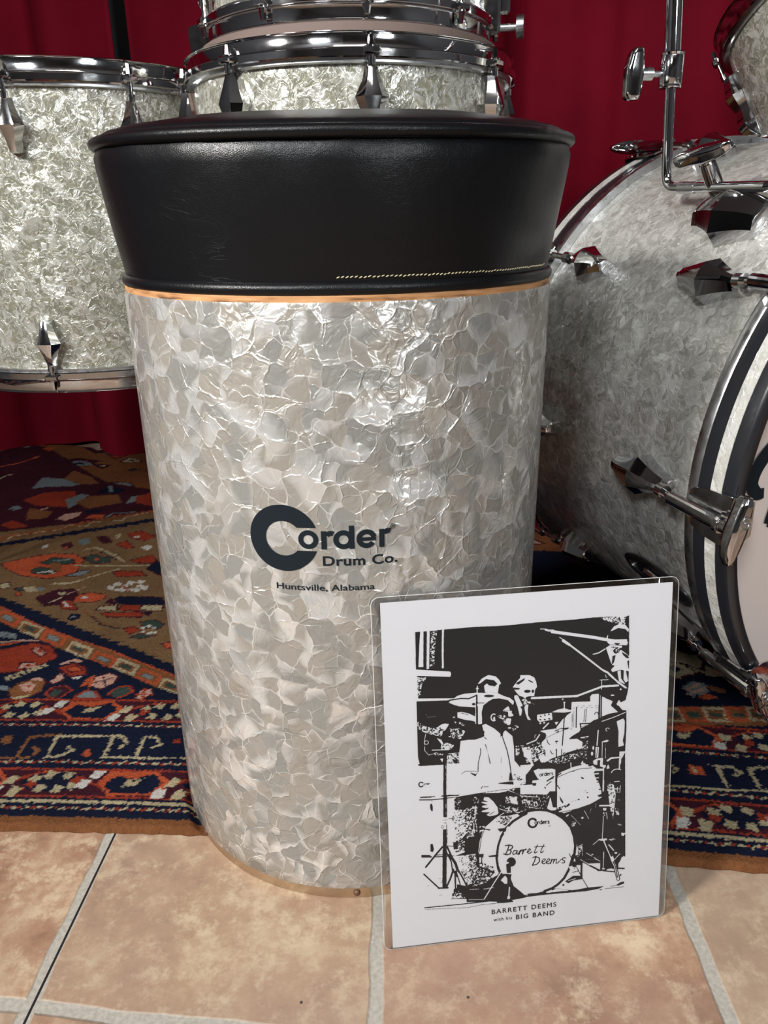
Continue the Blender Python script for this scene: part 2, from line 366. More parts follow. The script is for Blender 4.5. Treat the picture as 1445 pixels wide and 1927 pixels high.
# ------------------------------------------------------------------ curtains
GAPL, GAPR = -.545, -.524
def curtain(name, label, x0, x1, seed, edge_in=0):
    rnd = random.Random(seed); nx = int((x1 - x0) / .008); V = []; F = []
    ph = [rnd.uniform(0, 6.28) for _ in range(4)]
    zs = [0.012 + 2.33 * (k / 24) for k in range(25)]
    for th in (0, .003):
        for z in zs:
            q = 1 + .25 * (1 - z / 2.3)
            for i in range(nx + 1):
                x = x0 + (x1 - x0) * i / nx
                w_ = x * 15 + ph[0] + .9 * math.sin(x * 6 + ph[1]) + .12 * z
                s1 = math.sin(w_); y = 1.80 + .05 * q * (abs(s1) ** .6 * (1 if s1 > 0 else -1) + .25 * math.sin(2 * w_ + ph[2])) + .004 * math.sin(x * 47 + ph[3] + z * .7) + th
                xx = x + .008 * math.sin(w_ * 1.0 + 1.3) + .03 * edge_in * (1 - z / 2.3) * (1 if i > nx - 4 else 0)
                V.append((xx, y, z))
    nz = len(zs); w_ = nx + 1
    for t in range(2):
        o = t * nz * w_
        for k in range(nz - 1):
            for i in range(nx):
                q = (o + k * w_ + i, o + k * w_ + i + 1, o + (k + 1) * w_ + i + 1, o + (k + 1) * w_ + i); F.append(q if t == 0 else q[::-1])
    for k in range(nz - 1):
        for i in (0, nx): a = k * w_ + i; F.append((a, a + w_, a + w_ + nz * w_, a + nz * w_))
    o = link('curtain', V, F, M_curtain, None, True)
    tag(o, label, 'curtain', 'red curtains along the back wall'); return o
curtain('curtain', 'red curtain panel behind the left floor tom, left of the dark gap', -2.15, GAPL, 3)
curtain('curtain', 'wide red curtain panel right of the dark gap, behind stacked drums and bass drum', GAPR, 2.15, 8)
rod_ = MB().add(*cyl((-2.18, 1.86, 2.36), (2.18, 1.86, 2.36), .014)).link('curtain_rod', M_chrome2)
tag(rod_, 'metal curtain rod under the ceiling holding the red curtains', 'curtain rod')

# ------------------------------------------------------------------ pattern rasteriser (rug pile colours, printed picture)
def decode(rows):
    return [(r[0], r[1], np.array(r[2:], float).reshape(-1, 2)) for r in rows]
def poly_mask(P, XX, YY):
    """even-odd fill; P in pixel units; returns (slices, mask)"""
    x0 = max(int(P[:, 0].min()) - 1, 0); x1 = min(int(P[:, 0].max()) + 2, XX); y0 = max(int(P[:, 1].min()) - 1, 0); y1 = min(int(P[:, 1].max()) + 2, YY)
    if x1 <= x0 or y1 <= y0: return None
    gx, gy = np.meshgrid(np.arange(x0, x1) + .5, np.arange(y0, y1) + .5); ins = np.zeros(gx.shape, bool)
    n = len(P)
    for i in range(n):
        ax, ay = P[i]; bx, by = P[(i + 1) % n]
        if ay == by: continue
        c = ((ay > gy) != (by > gy)) & (gx < (bx - ax) * (gy - ay) / (by - ay) + ax); ins ^= c
    return (slice(y0, y1), slice(x0, x1)), ins
def line_mask(P, wd, XX, YY):
    r = wd / 2
    x0 = max(int(P[:, 0].min() - r) - 1, 0); x1 = min(int(P[:, 0].max() + r) + 2, XX); y0 = max(int(P[:, 1].min() - r) - 1, 0); y1 = min(int(P[:, 1].max() + r) + 2, YY)
    if x1 <= x0 or y1 <= y0: return None
    gx, gy = np.meshgrid(np.arange(x0, x1) + .5, np.arange(y0, y1) + .5); ins = np.zeros(gx.shape, bool)
    for i in range(len(P) - 1):
        a = P[i]; d = P[i + 1] - a; L2 = d @ d + 1e-9
        t = np.clip(((gx - a[0]) * d[0] + (gy - a[1]) * d[1]) / L2, 0, 1)
        ins |= (gx - a[0] - t * d[0]) ** 2 + (gy - a[1] - t * d[1]) ** 2 <= r * r
    return (slice(y0, y1), slice(x0, x1)), ins
def vnoise(rng, h, w_, step):
    g = rng.random((h // step + 3, w_ // step + 3)); y = np.arange(h) / step; x = np.arange(w_) / step
    yi = y.astype(int); xi = x.astype(int); fy = (y - yi)[:, None]; fx = (x - xi)[None]
    a = g[yi][:, xi]; b = g[yi][:, xi + 1]; c = g[yi + 1][:, xi]; d = g[yi + 1][:, xi + 1]
    return (a * (1 - fx) + b * fx) * (1 - fy) + (c * (1 - fx) + d * fx) * fy
def grid_mesh(name, xs, ys, pos, colors, mat, parent=None, base=(0, 0, 0)):
    """regular grid, position function vectorised, colour attribute 'pattern'"""
    nx, ny = len(xs), len(ys); X_, Y_ = np.meshgrid(xs, ys); P = pos(X_, Y_).reshape(-1, 3); c = P.mean(0); P = P - c
    me = bpy.data.meshes.new(name); me.vertices.add(nx * ny); me.vertices.foreach_set('co', P.astype(np.float32).ravel())
    i = (np.arange(ny - 1)[:, None] * nx + np.arange(nx - 1)[None]).ravel(); q = np.stack([i, i + 1, i + nx + 1, i + nx], -1)
    nf = len(q); me.loops.add(nf * 4); me.loops.foreach_set('vertex_index', q.ravel().astype(np.int32)); me.polygons.add(nf)
    me.polygons.foreach_set('loop_start', np.arange(0, nf * 4, 4, dtype=np.int32)); me.polygons.foreach_set('loop_total', np.full(nf, 4, np.int32))
    me.update(calc_edges=True)
    at = me.attributes.new('pattern', 'FLOAT_COLOR', 'POINT'); rgba = np.ones((nx * ny, 4), np.float32); rgba[:, :3] = colors.reshape(nx * ny, -1)
    at.data.foreach_set('color', rgba.ravel()); me.materials.append(mat)
    me.polygons.foreach_set('use_smooth', np.ones(nf, bool))
    o = bpy.data.objects.new(name, me); COL.objects.link(o)
    b = Vector((0, 0, 0))
    if parent is not None: o.parent = parent; b = WL[parent.name]
    o.location = Vector(c) - b; WL[o.name] = Vector(c); return o

# rug motifs: [colour, line width in mm (0 = filled), then x, y pairs in mm, offset by 2000 and 1000]
RUG_SHAPES = [
[3,0,1235,1581,1429,1444,1544,1364,1644,1306,1738,1261,1807,1221,1846,1600,1503,1848,1106,1690],[3,0,1265,1625,1329,1659,1403,1679,1488,1737,1570,1777,1668,1813,1752,1412,1375,1413],
[0,0,1385,1468,1438,1454,1424,1438,1397,1445],[0,0,1404,1457,1456,1443,1442,1427,1415,1434],[0,0,1422,1446,1474,1432,1459,1416,1433,1423],[0,0,1440,1434,1491,1421,1476,1406,1451,1412],
[0,0,1458,1424,1508,1411,1493,1396,1468,1402],[0,0,1475,1413,1525,1401,1510,1386,1485,1392],[0,0,1492,1403,1541,1391,1526,1376,1501,1382],[0,0,1509,1393,1557,1381,1542,1366,1518,1372],
[0,0,1525,1383,1573,1371,1558,1357,1534,1362],[0,0,1541,1373,1588,1362,1573,1348,1549,1353],[0,0,1557,1364,1604,1353,1589,1339,1565,1344],[0,0,1573,1354,1619,1344,1604,1330,1580,1335],
[0,0,1588,1345,1633,1335,1618,1321,1595,1326],[0,0,1603,1336,1648,1327,1633,1313,1610,1318],[0,0,1618,1328,1662,1318,1647,1305,1624,1309],[0,0,1633,1319,1676,1310,1661,1297,1639,1301],
[0,0,1647,1311,1690,1302,1675,1289,1653,1293],[0,0,1661,1303,1704,1294,1688,1281,1666,1285],[0,0,1675,1295,1717,1286,1702,1273,1680,1278],[0,0,1688,1287,1730,1278,1715,1266,1693,1270],
[0,0,1702,1279,1743,1271,1728,1259,1706,1263],[0,0,1715,1272,1756,1264,1740,1251,1719,1255],[0,0,1728,1264,1768,1256,1753,1244,1732,1248],[0,0,1741,1257,1781,1249,1765,1237,1745,1241],
[0,0,1315,1649,1341,1651,1325,1663,1309,1662],[0,0,1330,1656,1356,1657,1340,1670,1324,1669],[0,0,1345,1662,1371,1664,1355,1677,1339,1676],[0,0,1360,1669,1386,1671,1371,1683,1354,1682],
[0,0,1376,1676,1402,1677,1386,1690,1370,1689],[0,0,1391,1683,1418,1684,1402,1697,1385,1696],[0,0,1407,1690,1433,1691,1418,1704,1401,1703],[0,0,1422,1697,1449,1699,1434,1712,1417,1711],
[0,0,1438,1704,1465,1706,1450,1719,1433,1718],[0,0,1455,1711,1482,1713,1466,1727,1449,1725],[0,0,1471,1719,1498,1721,1483,1734,1466,1733],[0,0,1487,1726,1515,1728,1499,1742,1482,1740],
[0,0,1504,1734,1531,1736,1516,1750,1499,1748],[0,0,1521,1742,1548,1744,1533,1758,1516,1756],[0,0,1537,1749,1565,1752,1550,1766,1533,1764],[0,0,1555,1757,1583,1760,1568,1774,1550,1772],
[0,0,1572,1766,1600,1768,1585,1782,1568,1781],[0,0,1589,1774,1618,1777,1603,1791,1585,1789],
[7,0,1353,1476,1436,1429,1506,1379,1562,1346,1645,1303,1695,1275,1754,1241,1762,1209,1727,1221,1655,1264,1574,1307,1495,1357,1459,1380,1373,1437],
[2,4,1353,1476,1436,1429,1506,1379,1562,1346,1645,1303,1695,1275,1754,1241],[4,0,1388,1427,1383,1458,1427,1432,1432,1402],[7,0,1392,1429,1390,1447,1422,1430,1424,1412],[6,0,1395,1432,1397,1441,1417,1429,1415,1420],
[2,0,1446,1390,1442,1419,1484,1395,1487,1367],[7,0,1450,1392,1449,1409,1479,1393,1480,1376],[5,0,1454,1395,1455,1404,1474,1392,1472,1384],[4,0,1491,1359,1488,1387,1528,1364,1530,1338],
[7,0,1495,1362,1494,1378,1523,1363,1524,1347],[6,0,1498,1365,1500,1373,1518,1362,1516,1354],[2,0,1533,1334,1532,1361,1570,1339,1571,1314],[7,0,1538,1337,1538,1352,1565,1338,1565,1322],
[5,0,1541,1339,1543,1347,1560,1337,1558,1329],[4,0,1579,1306,1579,1331,1615,1311,1615,1287],[7,0,1583,1308,1584,1322,1610,1309,1609,1294],[6,0,1586,1311,1589,1318,1605,1308,1602,1301],
[2,0,1621,1282,1622,1306,1656,1287,1655,1264],[7,0,1625,1284,1626,1298,1651,1285,1650,1272],[5,0,1628,1287,1631,1294,1646,1284,1643,1278],[4,0,1655,1266,1657,1289,1690,1271,1688,1248],
[7,0,1659,1268,1661,1281,1685,1269,1684,1256],[6,0,1663,1270,1666,1277,1681,1268,1678,1261],[2,0,1690,1244,1693,1266,1724,1249,1722,1228],[7,0,1695,1246,1697,1259,1720,1248,1718,1235],
[5,0,1698,1249,1701,1255,1715,1247,1712,1240],[4,0,1724,1225,1727,1246,1757,1230,1754,1210],[7,0,1728,1227,1730,1239,1753,1229,1750,1216],[6,0,1731,1229,1735,1236,1748,1228,1745,1222],
[0,4,1373,1437,1459,1380,1495,1357,1574,1307,1655,1264,1727,1221,1763,1206],[1,0,1455,1313,1492,1309,1529,1326,1555,1319,1577,1290,1567,1277,1542,1256,1518,1254,1482,1259],
[8,3,1455,1313,1492,1309,1529,1326,1555,1319,1577,1290,1567,1277,1542,1256,1518,1254,1482,1259,1455,1313],[9,0,1532,1309,1542,1316,1558,1299,1554,1291],[8,3,1532,1309,1542,1316,1558,1299,1554,1291,1532,1309],
[1,0,1538,1307,1546,1311,1554,1299],[9,0,1536,1262,1534,1277,1553,1277,1561,1266],[8,3,1536,1262,1534,1277,1553,1277,1561,1266,1536,1262],[1,0,1542,1268,1546,1274,1554,1271],[9,5,1468,1323,1493,1329,1517,1333,1532,1331],
[2,5,1471,1316,1507,1326,1509,1329],[4,6,1536,1237,1529,1244],[4,6,1541,1242,1534,1248],[4,6,1545,1246,1539,1252],[4,6,1550,1251,1545,1256],[4,6,1555,1256,1550,1261],[4,6,1560,1260,1555,1265],[4,6,1565,1265,1560,1269],
[4,6,1570,1270,1566,1273],[5,7,1465,1358,1477,1342],[5,7,1474,1355,1484,1341],[5,7,1483,1352,1492,1340],[5,7,1492,1349,1499,1339],[5,7,1532,1224,1536,1219],[5,7,1535,1224,1539,1219],[5,7,1539,1223,1543,1219],
[7,0,1545,1216,1552,1233,1572,1244,1585,1233,1586,1211,1571,1198,1556,1200],[8,3,1545,1216,1552,1233,1572,1244,1585,1233,1586,1211,1571,1198,1556,1200,1545,1216],[9,0,1555,1227,1564,1235,1574,1227,1576,1213,1562,1216],
[1,0,1562,1226,1569,1228,1571,1220],[4,8,1560,1201,1573,1204],[9,8,1567,1240,1576,1238],[1,0,1587,1265,1603,1277,1621,1268,1629,1250,1607,1247],[8,3,1587,1265,1603,1277,1621,1268,1629,1250,1607,1247,1587,1265],
[9,8,1588,1274,1600,1283,1608,1280],[2,0,1598,1262,1608,1271,1621,1259,1607,1256],[8,3,1598,1262,1608,1271,1621,1259,1607,1256,1598,1262],[9,0,1588,1233,1592,1247,1596,1256,1604,1239,1595,1229],
[8,3,1588,1233,1592,1247,1596,1256,1604,1239,1595,1229,1588,1233],[10,7,1616,1243,1622,1244],[9,0,1641,1228,1641,1245,1656,1255,1670,1248,1670,1234,1657,1218],
[8,3,1641,1228,1641,1245,1656,1255,1670,1248,1670,1234,1657,1218,1641,1228],[8,3,1643,1232,1668,1245],[8,3,1648,1251,1662,1222],[0,0,1653,1236,1658,1239,1659,1231],[8,0,1594,1208,1597,1224,1612,1227,1623,1216,1611,1197],
[8,3,1594,1208,1597,1224,1612,1227,1623,1216,1611,1197,1594,1208],[1,3,1594,1208,1597,1224,1612,1227,1623,1216,1611,1197,1594,1208],[6,0,1599,1208,1602,1219,1611,1216,1609,1203],
[5,0,1631,1203,1640,1217,1652,1214,1664,1199,1647,1198],[8,3,1631,1203,1640,1217,1652,1214,1664,1199,1647,1198,1631,1203],[1,5,1631,1203,1640,1217,1652,1214,1664,1199,1632,1200],
[6,0,1670,1209,1675,1223,1689,1228,1698,1215,1682,1201],[8,3,1670,1209,1675,1223,1689,1228,1698,1215,1682,1201,1670,1209],[1,4,1670,1209,1675,1223,1689,1228,1698,1215,1682,1201],
[9,0,1703,1202,1706,1218,1720,1222,1722,1210,1712,1198],[8,3,1703,1202,1706,1218,1720,1222,1722,1210,1712,1198,1703,1202],[1,4,1703,1210,1722,1210],[1,4,1710,1221,1714,1199],[2,6,1633,1227,1637,1248,1642,1225],
[0,0,1597,1450,1602,1459,1668,1457,1679,1434,1641,1430,1610,1434],[8,3,1597,1450,1602,1459,1668,1457,1679,1434,1641,1430,1610,1434,1597,1450],[4,0,1580,1417,1584,1429,1609,1432,1611,1414],
[8,3,1580,1417,1584,1429,1609,1432,1611,1414,1580,1417],[1,0,1614,1415,1615,1432,1644,1432,1645,1414],[8,3,1614,1415,1615,1432,1644,1432,1645,1414,1614,1415],[4,0,1645,1416,1646,1432,1677,1432,1678,1414],
[8,3,1645,1416,1646,1432,1677,1432,1678,1414,1645,1416],[1,0,1590,1408,1650,1412,1656,1396,1603,1396],[8,3,1590,1408,1650,1412,1656,1396,1603,1396,1590,1408],[8,0,1587,1438,1592,1452,1604,1434],
[8,3,1587,1438,1592,1452,1604,1434,1587,1438],[0,0,1652,1412,1665,1412,1663,1398],[8,3,1652,1412,1665,1412,1663,1398,1652,1412],[6,0,1656,1383,1677,1389,1692,1376,1689,1362,1666,1365],
[8,3,1656,1383,1677,1389,1692,1376,1689,1362,1666,1365,1656,1383],[1,0,1638,1364,1651,1370,1663,1359,1652,1349],[8,3,1638,1364,1651,1370,1663,1359,1652,1349,1638,1364],[6,0,1655,1340,1666,1350,1690,1344,1670,1337],
[8,3,1655,1340,1666,1350,1690,1344,1670,1337,1655,1340],[10,8,1672,1371,1673,1370],[10,8,1681,1365,1682,1365],[10,8,1684,1354,1685,1354],[10,8,1678,1351,1679,1350],[10,8,1669,1355,1670,1355],[10,8,1666,1366,1667,1365],
[2,0,1704,1324,1715,1332,1722,1317,1713,1311],[8,3,1704,1324,1715,1332,1722,1317,1713,1311,1704,1324],[7,4,1558,1426,1586,1390,1629,1364],[0,4,1582,1398,1603,1375,1632,1364],
[0,0,1548,1390,1550,1406,1564,1404,1567,1390,1558,1385],[5,0,1553,1394,1554,1400,1561,1396],[8,0,1477,1455,1497,1481,1524,1485,1542,1459,1535,1434,1500,1430],
[8,3,1477,1455,1497,1481,1524,1485,1542,1459,1535,1434,1500,1430,1477,1455],[2,0,1537,1450,1539,1465,1553,1472,1580,1465,1584,1452,1567,1440,1540,1442],
[8,3,1537,1450,1539,1465,1553,1472,1580,1465,1584,1452,1567,1440,1540,1442,1537,1450],[10,0,1543,1457,1549,1461,1557,1457,1553,1451],[1,0,1517,1446,1534,1448,1555,1417,1532,1418],
[8,3,1517,1446,1534,1448,1555,1417,1532,1418,1517,1446],[10,5,1524,1442,1536,1428,1539,1428],[4,0,1504,1472,1518,1474,1518,1463,1510,1463],[4,5,1506,1442,1517,1455],[9,4,1522,1468,1539,1490],
[2,0,1439,1471,1444,1476,1452,1464,1447,1460],[8,3,1439,1471,1444,1476,1452,1464,1447,1460,1439,1471],[6,0,1431,1487,1441,1493,1449,1480,1437,1478],[8,3,1431,1487,1441,1493,1449,1480,1437,1478,1431,1487],
[4,0,1442,1491,1459,1493,1472,1477,1456,1473],[5,0,1464,1491,1478,1488,1477,1475],[10,0,1574,1486,1576,1495,1585,1493,1584,1484],[10,0,1585,1477,1587,1486,1596,1484,1595,1475],
[10,0,1595,1490,1597,1499,1606,1497,1605,1488],[10,0,1607,1477,1610,1486,1618,1484,1617,1475],[10,0,1617,1490,1620,1499,1629,1497,1627,1488],[10,0,1625,1486,1627,1495,1636,1493,1635,1484],[1,5,1589,1498,1613,1476],
[2,0,1367,1578,1396,1600,1438,1618,1477,1614,1501,1592,1507,1534,1468,1520,1422,1532,1385,1559],[8,3,1367,1578,1396,1600,1438,1618,1477,1614,1501,1592,1507,1534,1468,1520,1422,1532,1385,1559,1367,1578],
[6,0,1430,1580,1445,1601,1481,1593,1491,1576,1457,1570],[8,3,1430,1580,1445,1601,1481,1593,1491,1576,1457,1570,1430,1580],[6,0,1428,1553,1436,1564,1462,1557,1479,1548,1461,1537,1437,1540],
[8,3,1428,1553,1436,1564,1462,1557,1479,1548,1461,1537,1437,1540,1428,1553],[10,6,1446,1542,1460,1548,1469,1541],[5,7,1449,1589,1463,1588,1475,1593],[7,0,1449,1580,1467,1579,1481,1547,1460,1552],
[6,0,1494,1602,1510,1611,1545,1596,1547,1578,1519,1576],[8,3,1494,1602,1510,1611,1545,1596,1547,1578,1519,1576,1494,1602],[2,0,1515,1592,1521,1597,1528,1590,1524,1584],
[5,0,1490,1530,1506,1543,1516,1551,1529,1547,1517,1528],[8,3,1490,1530,1506,1543,1516,1551,1529,1547,1517,1528,1490,1530],[4,6,1494,1569,1545,1566,1618,1568],[4,6,1486,1633,1504,1641,1525,1625,1542,1611,1571,1582],
[0,3,1492,1628,1524,1618,1558,1587],[4,6,1483,1501,1515,1505,1539,1529,1572,1555],[1,0,1576,1587,1611,1610,1628,1577,1601,1575],[8,3,1576,1587,1611,1610,1628,1577,1601,1575,1576,1587],
[1,0,1562,1546,1609,1546,1624,1529,1578,1525],[8,3,1562,1546,1609,1546,1624,1529,1578,1525,1562,1546],[0,0,1615,1555,1623,1587,1638,1568,1646,1529],[8,3,1615,1555,1623,1587,1638,1568,1646,1529,1615,1555],
[1,0,1534,1655,1548,1671,1570,1640,1555,1635],[8,3,1534,1655,1548,1671,1570,1640,1555,1635,1534,1655],[8,0,1488,1688,1503,1693,1524,1666,1511,1656],[8,3,1488,1688,1503,1693,1524,1666,1511,1656,1488,1688],
[4,0,1517,1698,1527,1703,1531,1676],[1,0,1538,1703,1560,1714,1594,1691,1581,1670,1551,1681],[8,3,1538,1703,1560,1714,1594,1691,1581,1670,1551,1681,1538,1703],[10,0,1551,1686,1562,1692,1568,1681],
[10,0,1582,1640,1591,1652,1602,1640,1596,1627],[8,0,1438,1652,1449,1667,1461,1647,1454,1632],[8,3,1438,1652,1449,1667,1461,1647,1454,1632,1438,1652],[2,0,1444,1642,1450,1649,1458,1634],
[5,0,1460,1672,1473,1683,1486,1661,1476,1651],[10,0,1406,1651,1412,1656,1419,1645,1412,1640],[4,0,1401,1503,1413,1509,1425,1490,1409,1487],[8,3,1401,1503,1413,1509,1425,1490,1409,1487,1401,1503],
[10,0,1573,1485,1575,1496,1585,1490,1584,1480],[10,0,1580,1497,1582,1508,1592,1502,1591,1492],[10,0,1594,1477,1596,1488,1606,1482,1604,1472],[10,0,1599,1501,1601,1512,1611,1506,1610,1496],
[10,0,1614,1505,1616,1516,1627,1510,1625,1500],[10,0,1626,1485,1628,1496,1638,1490,1636,1480],[10,0,1615,1477,1618,1488,1627,1482,1626,1472],
[8,0,1231,1731,1302,1716,1378,1741,1437,1756,1556,1814,1521,1938,1404,1987,1158,2212,1104,2207,1063,2067],[7,22,1282,1672,1318,1683,1337,1695,1406,1723,1476,1773,1555,1808,1616,1839],
[2,4,1276,1682,1313,1694,1402,1734,1472,1785,1552,1817],[4,4,1330,1682,1334,1698,1406,1723,1417,1745,1452,1738,1454,1759,1509,1766,1509,1781,1545,1805],[1,0,1275,1877,1301,1918,1360,1929,1381,1872,1375,1839,1311,1848],
[5,0,1267,1934,1270,1994,1316,1991,1356,1966,1341,1952,1294,1947],[5,0,1359,1880,1380,1914,1397,1906,1388,1851,1382,1832],[7,0,1383,1865,1400,1899,1453,1911,1479,1862,1424,1830],
[5,0,1486,1855,1487,1896,1500,1902,1503,1868],[1,0,1495,1895,1520,1923,1546,1840,1507,1861],[9,0,1381,1776,1385,1800,1415,1812,1419,1793,1401,1769],[9,8,1320,1816,1340,1834],[0,0,1415,1818,1451,1826,1454,1810,1429,1805],
[5,0,1262,1838,1275,1850,1293,1836,1280,1824],[7,0,1304,1836,1359,1814,1360,1783,1325,1773],[2,0,1433,1780,1440,1798,1467,1797,1465,1779],[5,7,1472,1785,1479,1803,1518,1809],[1,0,1286,1751,1298,1774,1344,1742,1316,1732],
[4,5,1178,1985,1187,2000,1196,2007],[2,6,1148,2051,1186,2065,1210,2089,1216,2106],[7,0,1099,2258,1093,2300,1123,2319,1150,2274,1145,2243],[7,0,1313,1991,1318,2039,1364,2012,1396,1972,1361,1966],
[5,0,1148,2184,1147,2213,1166,2173],[2,0,1202,2161,1228,2178,1230,2131],[0,0,1407,1927,1419,1963,1464,1939,1451,1918,1414,1919],[5,0,1416,1963,1424,1963,1441,1925,1431,1926],[7,0,2312,1229,2432,1244,2415,1207,2300,1192],
[4,6,2308,1226,2331,1227,2329,1205,2307,1203,2308,1226],[6,0,2311,1217,2325,1219,2326,1211,2312,1209],[2,6,2333,1229,2356,1230,2354,1208,2331,1206,2333,1229],[6,0,2336,1220,2350,1222,2350,1214,2336,1212],
[4,6,2358,1232,2381,1233,2378,1211,2355,1209,2358,1232],[6,0,2361,1223,2374,1225,2374,1217,2361,1215],[2,6,2383,1235,2405,1237,2402,1215,2379,1212,2383,1235],[6,0,2385,1226,2399,1228,2399,1220,2385,1219],
[4,6,2407,1238,2430,1240,2426,1218,2403,1215,2407,1238],[6,0,2410,1229,2423,1231,2423,1224,2409,1222],[2,6,2432,1241,2455,1243,2450,1221,2427,1218,2432,1241],[6,0,2434,1233,2448,1235,2447,1227,2433,1225],
[5,0,2351,1274,2367,1285,2379,1284,2378,1264,2354,1252],[2,0,2361,1251,2371,1263,2384,1256,2376,1251],[7,0,2378,1281,2397,1275,2397,1266,2382,1267],[9,6,2352,1266,2371,1280],[9,6,2353,1258,2374,1272],
[7,5,1572,1093,1622,1093,1630,1106,1621,1112],[7,5,1610,1094,1610,1129,1641,1132],[4,5,1638,1130,1709,1132,1721,1121,1715,1114],[4,5,1640,1129,1643,1095,1652,1096,1666,1107,1659,1113],[4,5,1702,1129,1702,1097,1791,1098],
[4,5,1736,1099,1737,1131,1748,1132,1758,1120,1749,1114],[2,0,1679,1100,1678,1108,1683,1109,1688,1100],[1,0,1770,1123,1770,1129,1776,1130,1778,1123],[7,0,1582,1119,1582,1131,1592,1129,1595,1117,1587,1114],
[4,5,2261,1092,2281,1095,2326,1095,2378,1101],[4,5,2328,1130,2337,1130,2349,1131],[4,5,2334,1129,2331,1101],[4,5,2395,1137,2366,1131,2363,1125,2362,1104],[2,0,2305,1130,2318,1129,2316,1115,2302,1115],
[4,4,2308,1124,2311,1118],[4,5,2345,1118,2355,1125,2350,1127],[4,4,2289,1126,2293,1122,2287,1115],
]
